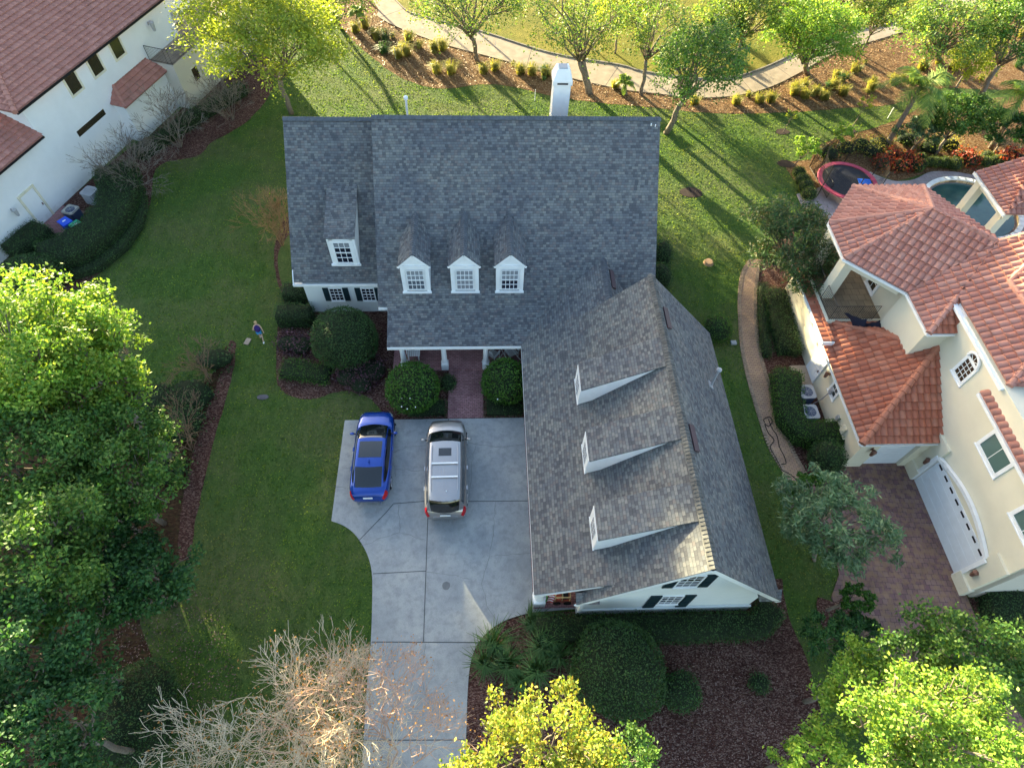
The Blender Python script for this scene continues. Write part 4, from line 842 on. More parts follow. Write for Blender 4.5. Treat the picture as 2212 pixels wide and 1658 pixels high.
# pool pergola roof on the right edge
T = thing('pool_pavilion', 'terracotta tiled corner of the covered lanai beside the curved pool', 'pavilion', (31, 28, 0)); h = T
tileroof('roof', [(30.5, 27.4, 3.2), (38, 27.0, 3.4), (38, 31.2, 5.6), (33, 31.1, 4.4)], m_tileR, T); tileroof('roof', [(30.5, 31.3, 3.2), (30.5, 27.4, 3.2), (34.5, 29.3, 5.0), (34.5, 31.3, 5.0)], m_tileR, T)
for a, b in (((30.5, 31.2, 3.2), (30.5, 27.4, 3.2)), ((30.5, 31.3, 3.15), (38, 31.3, 3.15))): d = (V(*b)-V(*a)); obj('gutter', box(BM(), (V(*a)+V(*b))/2-EZ*.1, (d.length, .12, .18), d.normalized(), EZ.cross(d.normalized()), EZ), m_white, T)
obj('column', b2(BM(), 30.75, 31.25, 27.7, 28.2, 0, 3.1), m_cream, T); obj('column', b2(BM(), 30.75, 31.25, 30.5, 31.0, 0, 3.1), m_cream, T); obj('beam', b2(BM(), 30.8, 31.2, 27.6, 31.1, 2.6, 3.05), m_cream, T)
# pool
pc = V(32.3, 31.4, 0); ring = [pc+V(2.9*math.cos(a)*(1.05), 3.0*math.sin(a), 0) for a in np.linspace(0, 2*PI, 40)[:-1]]
wt = MT('pool_water', .06, .6); wt.color(wt.ramp(wt.noise(wt.co(), .8, 4), [(.3, (.02, .06, .065)), (.7, (.05, .11, .10))])); wt.bump(wt.noise(wt.co(), 5, 3), .15, .02)
struct('pool_water', sheet([p.lerp(pc, .1) for p in ring], .10, .02), wt.m)
PL = thing('pool', 'curved pool edge with white coping and tan stone spillway wall', 'pool', pc)
bm = BM()
for p, q in zip(ring, ring[1:]+ring[:1]): d = (q-p).normalized(); box(bm, (p+q)/2+EZ*.28, ((q-p).length+.06, .3, .1), d, V(-d.y, d.x, 0), EZ)
obj('coping', bm, m_white, PL); bm = BM()
for p, q in zip(ring, ring[1:]+ring[:1]): p, q = p.lerp(pc, .03), q.lerp(pc, .03); d = (q-p).normalized(); box(bm, (p+q)/2+EZ*.12, ((q-p).length+.02, .12, .24), d, V(-d.y, d.x, 0), EZ)
obj('stone_wall', bm, brickmat('tan_stone', (.55, .36, .18), (.68, .52, .32), (.25, .2, .12), .25, .16), PL)
# trampoline
T = thing('trampoline', 'round trampoline with pink edge pad and dark safety net', 'trampoline', (24.3, 33.5, 0)); tc = V(24.3, 33.45, 0); tr_ = 1.95
bm = BM(); lathe(bm, [(tr_-.28, .80), (tr_-.28, .83), (tr_, .84), (tr_+.03, .76), (tr_-.28, .78)], tc, 36)
for f in [f for f in bm.faces if len(f.verts) > 4]: bm.faces.remove(f)
obj('pad', bm, flat('pink_pad', (.42, .06, .11), .6, var=.2), T)
bm = BM(); lathe(bm, [(tr_-.3, .77), (tr_-.3, .785)], tc, 36); obj('mat', bm, flat('trampoline_mat', (.02, .02, .03), .6), T)
bm = BM()
for k in range(6):
    a = 2*PI*k/6+.3; p = tc+V(math.cos(a), math.sin(a), 0)*(tr_+.05); obj('net_pole', tube(BM(), [p, p+EZ*2.5], .03, 6), m_black, T)
nm = MT('net', .8, .1); nm.color((.02, .02, .02)); trn = nm.n('BsdfTransparent'); mx = nm.n('MixShader', i0=.25, i1=trn.outputs[0], i2=nm.b.outputs[0]); nm.L.new(mx.outputs[0], nm.N['Material Output'].inputs[0])
bm = BM(); v0 = [[bm.verts.new(tc+V(math.cos(2*PI*k/30), math.sin(2*PI*k/30), 0)*(tr_)+EZ*z) for k in range(30)] for z in (.85, 2.35)]
for k in range(30): bm.faces.new((v0[0][k], v0[0][(k+1) % 30], v0[1][(k+1) % 30], v0[1][k]))
obj('net', bm, nm.m, T)
p = at(1868, 392, .86); obj_ = obj('towel', box(BM(), (p.x, p.y, .845), (.85, .55, .03), V(.98, -.1, 0), V(.1, .98, 0), EZ), flat('blue_cloth', (.02, .12, .55), .8)); tag(obj_, 'blue towel lying on the dark trampoline mat', 'towel')
# garden fence near the trampoline
T = thing('garden_fence', 'black metal picket fence around the planting bed by the trampoline', 'fence', at(1785, 425))
fp = [at(*q) for q in ((1785, 428), (1748, 362), (1800, 322), (1915, 300), (1992, 292))]; f0 = [(p.x, p.y) for p in fp]; railing('pickets', f0, .02, 1.15, m_black, T, .13, .012, .03)
# AC units on the right
def acunit(base, label, dark=True, s=.82, hh=.85, rz=0., group='air conditioners by the cream villa', top=m_grey, cat='air conditioner'):
    t = thing('air_conditioner', label, cat, (0, 0, 0), 0, group); c = flat('ac_blue', (.05, .07, .13), .5) if dark else m_grey
    bm = BM(); box(bm, (0, 0, hh/2), (s*.94, s*.94, hh-.05)); bmesh.ops.bevel(bm, geom=[e for e in bm.edges if abs(e.verts[0].co.z-e.verts[1].co.z) > .1], offset=.1, segments=4, affect='EDGES')
    for k in range(12):
        for sg in (-1, 1): box(bm, (0, sg*s*.475, .12+k*.055), (s*.74, .012, .02)); box(bm, (sg*s*.475, 0, .12+k*.055), (.012, s*.74, .02))
    obj('cabinet', bm, c, t); bm = BM(); n = 32; o_, i_ = [], []
    for k in range(n):
        a = 2*PI*k/n; ca, sa = math.cos(a), math.sin(a); q = s/2/max(abs(ca), abs(sa)); q = min(q, s*.64); o_.append(bm.verts.new((ca*q, sa*q, hh))); i_.append(bm.verts.new((ca*s*.36, sa*s*.36, hh)))
    lo_ = [bm.verts.new((v.co.x, v.co.y, hh-.06)) for v in o_]; li_ = [bm.verts.new((v.co.x, v.co.y, hh-.06)) for v in i_]
    for k in range(n): j = (k+1) % n; bm.faces.new((o_[k], o_[j], i_[j], i_[k])); bm.faces.new((o_[k], lo_[k], lo_[j], o_[j])); bm.faces.new((i_[k], i_[j], li_[j], li_[k]))
    obj('top_cover', bm, top, t); bm = BM()
    lathe(bm, [(s*.37, hh-.13), (s*.37, hh-.12)], n=24); obj('fan_well', bm, m_black, t); bm = BM()
    for k in range(4):
        a = PI/2*k+.4; e = V(math.cos(a), math.sin(a), 0); f = V(-e.y, e.x, 0); bm.faces.new([bm.verts.new(v) for v in (e*.04+f*.03+EZ*(hh-.08), e*s*.33+f*.12+EZ*(hh-.06), e*s*.33-f*.10+EZ*(hh-.1), e*.04-f*.03+EZ*(hh-.1))])
    lathe(bm, [(.07, hh-.1), (.07, hh-.04), (.02, hh-.03)], n=14); obj('fan', bm, m_silver, t); bm = BM()
    for k in range(5): lathe(bm, [(s*.07*(k+1), hh+.002), (s*.07*(k+1)+.006, hh+.006)], n=24)
    for f in [f for f in bm.faces if len(f.verts) > 4]: bm.faces.remove(f)
    for k in range(8): a = PI/4*k; tube(bm, [(0, 0, hh+.006), (math.cos(a)*s*.36, math.sin(a)*s*.36, hh+.004)], .006, 4)
    obj('grille', bm, m_grey, t); t.location = base; t.rotation_euler = (0, 0, rz)
p = at(1744, 845, .85); acunit((p.x, p.y, 0), 'dark blue air conditioner nearer the white side door of the villa', rz=.02); p = at(1751, 888, .85); acunit((p.x, p.y, 0), 'dark blue air conditioner next to the white garden fence', rz=.02)
T = thing('picket_screen', 'low white vinyl screen fence beside the air conditioners', 'fence', at(1790, 925)); bm = BM()
a, b = at(1812, 920, .9), at(1768, 924, .9); a.z = b.z = 0; box(bm, (a+b)/2+EZ*.5, ((b-a).length, .06, .9), (b-a).normalized(), EY, EZ); obj('panel', bm, m_white, T); c = at(1745, 935, .8); c.z = 0; bm = BM(); d = (c-b).normalized(); box(bm, (b+c)/2+EZ*.42, ((c-b).length, .06, .75), d, V(-d.y, d.x, 0), EZ); obj('panel', bm, m_white, T)
for i in range(5):
    p = at(1735+i*9, 918+rnd.uniform(-6, 6), .2); tag(obj('rock', blob((p.x, p.y, .18), (.16, .13, .13), .3, i+3, 2), flat('pale_rock', (.38, .30, .28), .9, var=.25)), 'pale rounded rock heaped by the white screen fence', 'rock', 'rocks beside the air conditioners')
# hose
hz = lambda *q: [at(u, v, .05) for u, v in q]
bm = BM(); P1 = smoothpoly(hz((1652, 912), (1650, 905), (1662, 900), (1668, 910), (1660, 920), (1652, 915), (1660, 935), (1672, 950), (1664, 965), (1674, 985), (1682, 1000), (1690, 1015), (1700, 1020), (1712, 1028), (1722, 1038), (1728, 1050)), 5); tube(bm, P1, .022, 5); tag(obj('hose', bm, m_rubber), 'dark hose lying in loops along the brick garden path', 'hose')
bm = BM(); P1 = smoothpoly(hz((1660, 905), (1668, 925), (1678, 940), (1684, 965), (1694, 985), (1698, 1000), (1688, 1002)), 5); tube(bm, P1, .02, 5); tag(obj('cable', bm, m_rubber), 'second thinner cable beside the hose on the brick path', 'cable')
bm = BM(); c = at(1815, 1064, .08); P1 = smoothpoly(hz((1800, 1016), (1816, 1018), (1814, 1035), (1796, 1043), (1800, 1055)), 5)+[c+V(.28*math.cos(t), .28*math.sin(t), .01*t/6) for t in np.linspace(2.6, 26, 60)]; tube(bm, P1, .026, 5); tag(obj('hose', bm, m_rubber), 'black hose coiled on the purple paver driveway', 'hose')
# clothes on the balcony rail
def cloth(name, label, pts, mat, cat):
    bm = BM(); n = 12; rows = []
    for i in range(n):
        t = i/(n-1); row = []
        for j in range(7): s = j/6; p = pts[0].lerp(pts[1], t).lerp(pts[3].lerp(pts[2], t), s); p.z += .05*math.sin(7*t+3*s)+.04*math.sin(13*t-5*s)+.08*math.sin(PI*s); row.append(bm.verts.new(p))
        rows.append(row)
    for a, b in zip(rows, rows[1:]):
        for k in range(6): bm.faces.new((a[k], a[k+1], b[k+1], b[k]))
    return tag(obj(name, bm, mat, None, True), label, cat)
m_navy = flat('navy_fabric', (.012, .014, .03), .8, var=.2)
cloth('wet_suit', 'dark clothes draped over the balcony rail and tiles', [at(1823, 676, 4.2), at(1872, 690, 4.0), at(1865, 712, 3.5), at(1840, 703, 3.5)], m_navy, 'clothes')
cloth('jacket', 'dark jacket lying on the orange tiles below the balcony', [at(1862, 701, 3.55), at(1900, 692, 3.6), at(1902, 712, 3.5), at(1865, 709, 3.45)], m_navy, 'clothes')
# ============================================================ LEFT NEIGHBOUR
ang = math.radians(71.7); LD = V(math.cos(ang), math.sin(ang), 0); LP = V(LD.y, -LD.x, 0); LO = V(-25.1, 36.2, 0)
def lh(a, b, z=0.): return LO+LD*a+LP*b+EZ*z
def lab(u, v, b=0.): p = onpl(u, v, LO+LP*b, LP); return (p-LO).dot(LD), p.z
Q = thing('white_villa', 'white stucco villa with red tile roof and a roof terrace', 'house', LO); h = Q
def lbox(name, mat, a0, a1, b0, b1, z0, z1, par=None): return obj(name, box(BM(), lh((a0+a1)/2, (b0+b1)/2, (z0+z1)/2), (a1-a0, b1-b0, z1-z0), LD, LP, EZ), mat, par or Q)
lbox('wall', m_whiteL, -3.2, 10.6, -9, 0, 0, 5.9); lbox('wall', m_whiteL, -14, -3.2, -9, -.004, 0, 4.1); lbox('wall', m_whiteL, 2.6, 7.0, 0, .85, 0, 2.75)
lbox('wall', m_beige, 7.0, 17, 0, 1.85, 0, 3.2); lbox('terrace_floor', m_path, 7.05, 17, -2, 1.8, 3.18, 3.24); lbox('terrace_wall', m_whiteL, 10.6, 16, -9, -1.6, 3.2, 5.9)
LS = .42; lz = lambda b: 6.0-LS*(b-.4)
tileroof('roof', [lh(-3.85, .4, 6), lh(10.3, .4, 6), lh(15, -4.5, lz(-4.5)), lh(15, -9, lz(-9)), lh(4.5, -9, lz(-9)), ], m_tileL, Q, h=.34, amp=.035)
tileroof('roof', [lh(-3.85, -9, 6), lh(-3.85, .4, 6), lh(5.5, -9, lz(-9))], m_tileL, Q, h=.34, amp=.035); hipcap('hip_tiles', lh(-3.85, .4, 6), lh(4.5, -9, lz(-9)), m_tileL, Q, .14)
lz2 = lambda b: 4.2-LS*(b-.4)
tileroof('lower_roof', [lh(-14.5, .4, 4.2), lh(-3.2, .4, 4.2), lh(-3.2, -7, lz2(-7)), lh(-14.5, -7, lz2(-7))], m_tileL, Q, h=.34, amp=.035)
tileroof('bay_roof', [lh(2.4, 1.15, 2.72), lh(7.15, 1.15, 2.72), lh(6.8, -.02, 3.5), lh(3.3, -.02, 3.5)], m_tileL, Q, h=.34, amp=.03); tileroof('bay_roof', [lh(2.4, -.02, 2.72), lh(2.4, 1.15, 2.72), lh(3.3, -.02, 3.5)], m_tileL, Q, h=.34, amp=.03); hipcap('hip_tiles', lh(2.4, 1.15, 2.72), lh(3.3, 0, 3.5), m_tileL, Q, .10)
lbox('gutter', m_black, -3.8, 10.3, .38, .44, 5.84, 5.96); lbox('gutter', m_black, -14.5, -3.2, .38, .44, 4.04, 4.14)
m_trimc = flat('cream_trim', (.68, .64, .50), .7)
for (u, v) in ((158, 207.5), (206, 167.6), (252, 130)):
    a, z = lab(u, v); window(Q, lh(a+.45, .0, z+.62), LD, .88, 1.15, 1, 1, LP, .13, m_glassbr, sash=False, mat=m_trimc, sill=False)
a0, z0 = lab(172, 294); a1, z1 = lab(232, 249); 
lbox('slit_window', m_glassbr, (a0+a1)/2-1.35, (a0+a1)/2+1.25, -.02, .012, z0-.05, z0+.32)
a0, z0 = lab(425, 165, 1.85); window(Q, lh(a0, 1.85, 1.75), LD, .65, .9, 1, 1, LP, .05, m_glassbr, sash=False, mat=m_beige, sill=False)
a0, z0 = lab(85, 468); f = lbox('side_door', m_whiteL, -6.5, -5.5, 0, .04, 0, 2.1); 
bm = BM(); 
for s in (-1, 1): box(bm, lh(-6.0+s*.58, .03, 1.1), (.13, .08, 2.25), LD, LP, EZ)
box(bm, lh(-6.0, .03, 2.18), (1.3, .082, .13), LD, LP, EZ); obj('door_frame', bm, m_trimc, Q); obj('handle', box(BM(), lh(-5.6, .07, 1), (.05, .06, .14), LD, LP, EZ), m_bronze, f)
lantern(Q, lh(-7.35, .0, 1.9), LP, 1.5, m_grey); lantern(Q, lh(8.3, .0, 5.1), LP, 1.9, m_grey)
railing('terrace_railing', [lh(7.05, .05)[:2], lh(7.05, 1.8)[:2], lh(9.3, 1.8)[:2], lh(16, 1.8)[:2]], 3.24, 4.25, m_black, Q)
lbox('terrace_door', m_white, 10.55, 10.62, -1.5, -.6, 3.3, 5.3)
lbox('roof_beam', m_white, 10.3, 14.5, .2, .5, 5.75, 5.95); 
T = thing('terrace_bench', 'small dark bench on the roof terrace by the white wall', 'bench', lh(11.6, -.8, 3.24))
lbox('seat', m_grey, 11.1, 12.2, -1.1, -.6, 3.55, 3.62, T); lbox('backrest', m_grey, 11.1, 12.2, -1.16, -1.1, 3.6, 4.0, T)
for a in (11.2, 12.1): lbox('leg', m_black, a-.03, a+.03, -1.05, -.7, 3.24, 3.55, T)
p = at(191.5, 412, .8); acunit((p.x, p.y, 0), 'pale grey air conditioner at the far end of the left hedge by the white wall', False, .85, .8, ang, 'air conditioners by the white villa'); p = at(151, 452, .7)
acunit((p.x, p.y, 0), 'dark topped air conditioner between the paler one and the blue bin', True, .8, .7, ang, 'air conditioners by the white villa', flat('ac_tan', (.40, .38, .33), .6))
def bin_(u, v, lidm, bodym, label, rz):
    p = at(u, v, 1.0); t = thing('wheelie_bin', label, 'bin', (0, 0, 0), 0, 'wheeled bins by the white villa'); bm = BM(); r = []
    for z, s in ((.05, .42), (.98, .54)): r.append([bm.verts.new((x*s/2, y*s/2*1.1, z)) for x, y in ((-1, -1), (1, -1), (1, 1), (-1, 1))])
    bm.faces.new(r[0][::-1]); bm.faces.new(r[1])
    for k in range(4): bm.faces.new((r[0][k], r[0][(k+1) % 4], r[1][(k+1) % 4], r[1][k]))
    obj('body', bm, bodym, t); bm = BM(); box(bm, (0, .02, 1.02), (.60, .72, .06)); bmesh.ops.bevel(bm, geom=bm.edges[:], offset=.02, segments=2, affect='EDGES'); l = obj('lid', bm, lidm, t); obj('lid_print', box(BM(), (0, .05, 1.056), (.2, .1, .004)), m_white, l)
    for s in (-1, 1): bm = BM(); lathe(bm, [(.08, -.03), (.1, 0), (.08, .03)], (s*.22, -.28, .1), 14, EX); obj('wheel', bm, m_rubber, t)
    t.location = (p.x, p.y, 0); t.rotation_euler = (0, 0, rz)
bin_(140.4, 479, flat('bin_blue', (.02, .09, .62), .5, var=.05), flat('bin_blue_body', (.02, .07, .40), .5), 'wheeled bin with a bright blue lid beside the white wall', ang-.3); bin_(165.5, 486, flat('bin_green', (.03, .30, .17), .5, var=.05), flat('bin_dark', (.02, .05, .05), .5), 'wheeled bin with a green lid next to the hedge', ang-.25)
lbox('bin_pad', m_brick, -6.9, -4.6, .05, 1.7, .0, .03)
# ============================================================ CARS
def car(label, cat, L, Wd, paint, prof, ws, suv, group=None):
    """prof: (y, ztop, halfwidth factor) stations of the lower body; ws: (windscreen base, roof front, roof rear, rear glass base, roof height, belt)"""
    t = thing('parked_car', label, cat, (0, 0, 0)); wb, rf, rr, rb, zr, belt = ws
    ys = np.linspace(-L/2, L/2, 61); pr = np.array(prof)
    def ip(y, k): return float(np.interp(y, pr[:, 0], pr[:, k]))
    def body_section(y):
        w = ip(y, 2)*Wd/2; z = ip(y, 1); z0 = .24
        e = abs(y)/(L/2); lo = z0+(.16*max(0, (e-.93)/.07))
        return [(w*a, lo+(z-lo)*b) for a, b in ((.90, 0), (.97, .10), (.99, .30), (1., .55), (.985, .74), (.95, .88), (.88, .96), (.72, 1.0), (.45, 1.035), (.2, 1.05), (0, 1.055))]
    bm = BM(); rows = []
    for y in ys:
        s = body_section(y); full = [(x, z) for x, z in s]+[(-x, z) for x, z in s[-2::-1]]; rows.append([bm.verts.new((x, y, z)) for x, z in full])
    for a, b in zip(rows, rows[1:]):
        for k in range(len(a)-1): bm.faces.new((a[k], b[k], b[k+1], a[k+1]))
    bm.faces.new(rows[0]); bm.faces.new(rows[-1][::-1])
    bmesh.ops.recalc_face_normals(bm, faces=bm.faces); body = obj('body', bm, paint, t, True)
    # greenhouse
    gy = [wb-(wb-rf)*i/6 for i in range(7)]+[rf-(rf-rr)*i/14 for i in range(1, 15)]+[rr-(rr-rb)*i/6 for i in range(1, 7)]
    def gs(y):
        if y > rf: k = (wb-y)/(wb-rf)
        elif y < rr: k = (y-rb)/(rr-rb)
        else: k = 1.
        mid = (y-(rf+rr)/2)/((rf-rr)/2) if rf > y > rr else 1; hgt = (zr-belt)*(k**.85)*(1-(.0+.05*abs(mid)**2)*(k == 1)); w = ip(y, 2)*Wd/2
        wb_ = w*(.90-.02*(k < 1)*(1-k)); wt = w*(.70 if not suv else .74)
        return [(wb_*(1)+(wt-wb_)*a, belt-.03+(hgt+.03)*b) for a, b in ((0, 0), (.35, .35), (.75, .72), (.97, .90))]+[(wt*c, belt+hgt*d) for c, d in ((.95, .96), (.80, .99), (.4, 1.0), (0, 1.005))]
    R2 = []
    for y in gy: s = gs(y); wq = s[0][0]; cy_ = (wb+rb)/2; bq = .17*(y-cy_)/((wb-rb)/2); yy = lambda x: y+bq*(1-(x/wq)**2)-bq*.35; R2.append([(x, yy(x), z) for x, z in s]+[(-x, yy(x), z) for x, z in s[-2::-1]])
    m = len(R2[0]); parts = {'windscreen': [], 'rear_window': [], 'side_window': [], 'side_window2': [], 'roof': []}
    for i in range(len(R2)-1):
        for k in range(m-1):
            q = (R2[i][k], R2[i+1][k], R2[i+1][k+1], R2[i][k+1]); side = k in (0, 1) or k in (m-2, m-3); ym = (gy[i]+gy[i+1])/2
            edge = k in (2, 3, m-4, m-5)
            if side and rb+.25 < ym < wb-.2: nm_ = 'side_window' if k < 5 else 'side_window2'
            elif side: nm_ = 'roof'
            elif ym > rf: nm_ = 'roof' if edge and k in (2, m-4) else 'windscreen'
            elif ym < rr: nm_ = 'roof' if edge else 'rear_window'
            else: nm_ = 'roof'
            parts[nm_].append(q)
    for k, fs in parts.items():
        bm = BM()
        for q in fs: bm.faces.new([bm.verts.new(p) for p in q])
        bmesh.ops.remove_doubles(bm, verts=bm.verts, dist=1e-4); bmesh.ops.recalc_face_normals(bm, faces=bm.faces)
        obj(k.rstrip('2'), bm, paint if k == 'roof' else m_cargl, t, True)
    for sx in (-1, 1):
        for y in (L/2-.92, -L/2+.98):
            bm = BM(); r_ = .35 if suv else .32; lathe(bm, [(r_*.62, -.10), (r_*.95, -.11), (r_, -.07), (r_, .07), (r_*.95, .11), (r_*.62, .10)], (sx*(Wd/2-.13), y, r_), 28, EX); wh = obj('wheel', bm, m_rubber, t, False)
            bm = BM(); c = V(sx*(Wd/2-.02), y, r_); lathe(bm, [(r_*.62, -.02), (r_*.64, .01)], c, 24, EX*sx)
            for k in range(5): a = 2*PI*k/5; e = V(0, math.cos(a), math.sin(a)); box(bm, c+e*r_*.32+EX*sx*.01, (.03, .06, r_*.6), EX, e.cross(EX), e)
            obj('rim', bm, m_silver, wh)
            bm = BM(); lathe(bm, [(r_*1.13, -.1), (r_*1.15, 0)], (sx*(Wd/2-.075), y, r_), 24, EX*sx); obj('wheel_arch', bm, m_rubber, t)
        bm = BM(); y = wb-.42; bl = blob((sx*(Wd/2+.09), y, belt+.05), (.12, .07, .075), 0, 1, 2); mr = obj('mirror', bl, paint, t, True); obj('mirror_mount', box(BM(), (sx*(Wd/2-.03), y+.01, belt+.0), (.16, .05, .04)), m_black, mr)
        for y in ((rf+rr)/2+.45, (rf+rr)/2-.55): bm = BM(); box(bm, (sx*(Wd/2*ip(y, 2)-.005), y, belt-.16), (.04, .2, .03)); obj('door_handle', bm, m_silver if suv else paint, t)
    def patch(name, mat, yr, ss, off=.006, n=8):
        """lamp or trim patch following the body surface between stations yr and section indices ss"""
        bm = BM(); rws = []
        for y in np.linspace(yr[0], yr[1], n): s = body_section(y); sec = s; rws.append([bm.verts.new((ss[2]*(x+off), y+(off if y > 0 else -off), z+off)) for x, z in sec[ss[0]:ss[1]+1]])
        for a, b in zip(rws, rws[1:]):
            for k in range(len(a)-1): bm.faces.new((a[k], b[k], b[k+1], a[k+1]))
        obj(name, bm, mat, t, True)
    m_head = flat('headlamp', (.5, .55, .6), .12, metal=.4, var=0); m_tail = flat('taillamp', (.42, .012, .02), .2, var=0)
    for s in (-1, 1): patch('headlight', m_head, (L/2-.42, L/2-.10), (4, 6, s)); patch('taillight', m_tail, (-L/2+.03, -L/2+.34), (3, 6, s))
    return t, gs, body_section
m_blue = carpaint('blue_paint', (.006, .055, .34), .45, .22); m_slv = carpaint('silver_paint', (.40, .39, .39), .8, .3)
pb = [(-2.36, .52, .66), (-2.30, .84, .80), (-2.15, .96, .90), (-1.8, .99, .965), (-1.2, .96, .99), (0, .93, 1), (1.0, .93, .985), (1.5, .88, .955), (1.9, .80, .90), (2.15, .72, .80), (2.28, .62, .68), (2.36, .48, .52)]
t, gs, bs = car('glossy blue fastback sedan with a dark sunroof parked on the concrete driveway', 'car', 4.72, 1.86, m_blue, pb, (1.30, .42, -1.02, -1.98, 1.36, .93), False)
def roofpatch(t, gs, name, mat, y0, y1, k0, k1, off=.008, frac=None):
    bm = BM(); rows = []
    for y in np.linspace(y0, y1, 9): s = gs(y); f = [(x, z) for x, z in s[k0:]]+[(-x, z) for x, z in s[k0:][-2::-1]]; rows.append([bm.verts.new((x, y, z+off)) for x, z in f])
    for a, b in zip(rows, rows[1:]):
        for k in range(len(a)-1): bm.faces.new((a[k], b[k], b[k+1], a[k+1]))
    return obj(name, bm, mat, t, True)
roofpatch(t, gs, 'sunroof', m_cargl, .26, -.58, 5, 0)
bm = BM(); prism(bm, [(0.02, -.88, 1.36), (.02, -.72, 1.36), (.02, -.90, 1.46)], (-.04, 0, 0)); obj('antenna', bm, m_blue, t)
box_ = box(BM(), (0, -2.355, .80), (.42, .03, .10), EX, EY, EZ); obj('number_plate', box_, m_white, t)
for s in (-1, 1): bm = BM(); tube(bm, [(s*.5, -2.30, .30), (s*.5, -2.42, .30)], .045, 8); obj('exhaust', bm, m_silver, t)
bm = BM(); 
p0 = at(816, 892, .55); p1 = at(798, 1080, .45); d = V(p0.x-p1.x, p0.y-p1.y, 0); c = (p0+p1)/2; print('blue len', d.length)
t.location = (c.x, c.y, .04); t.rotation_euler = (0, 0, math.atan2(-d.x, d.y))
ps = [(-2.50, .62, .72), (-2.44, .92, .84), (-2.3, 1.08, .92), (-2.0, 1.13, .965), (-1.2, 1.12, .99), (0, 1.10, 1), (1.0, 1.10, .985), (1.5, 1.06, .965), (1.9, 1.00, .92), (2.2, .92, .84), (2.36, .82, .74), (2.48, .66, .58), (2.5, .5, .5)]
t, gs, bs = car('silver grey family SUV with chrome roof bars parked by the brick walk', 'SUV', 5.0, 1.97, m_slv, ps, (1.58, .74, -2.08, -2.38, 1.70, 1.09), True)
roofpatch(t, gs, 'sunroof', m_cargl, .42, .02, 6, 0)
for s in (-1, 1):
    pts = [];
    for y in np.linspace(.50, -1.62, 9): q = gs(y); pts.append((s*q[5][0]*1.02, y, q[5][1]+.055))
    bm = BM(); tube(bm, [(pts[0][0], pts[0][1]+.06, pts[0][2]-.05)]+pts+[(pts[-1][0], pts[-1][1]-.06, pts[-1][2]-.05)], .018, 6); obj('roof_rail', bm, m_silver, t)
for y in (-.38, -1.05): q = gs(y); obj('roof_bar', box(BM(), (0, y, q[5][1]+.07), (q[5][0]*2.02, .07, .03)), m_white, t)
for k in range(7):
    x = -.42+k*.14; bm = BM(); rows = []
    for y in np.linspace(-.10, -1.70, 8): rows.append((x, y, gs(y)[7][1]-.001-.010*abs(x)/.42)); 
    tube(bm, rows, .007, 4); obj('roof_rib', bm, m_slv, t)
bm = BM(); lathe(bm, [(.035, 0), (.02, .05), (.005, .06)], (.08, -1.72, 1.70), 10); obj('antenna', bm, m_white, t)
obj('number_plate', box(BM(), (0, -2.50, .82), (.46, .03, .11)), m_white, t); obj('bumper_trim', box(BM(), (0, -2.475, .66), (1.1, .06, .05)), m_silver, t)
p0 = at(966, 909, .6); p1 = at(963, 1120, .5); d = V(p0.x-p1.x, p0.y-p1.y, 0); c = (p0+p1)/2; print('suv len', d.length)
t.location = (c.x, c.y, .04); t.rotation_euler = (0, 0, math.atan2(-d.x, d.y))
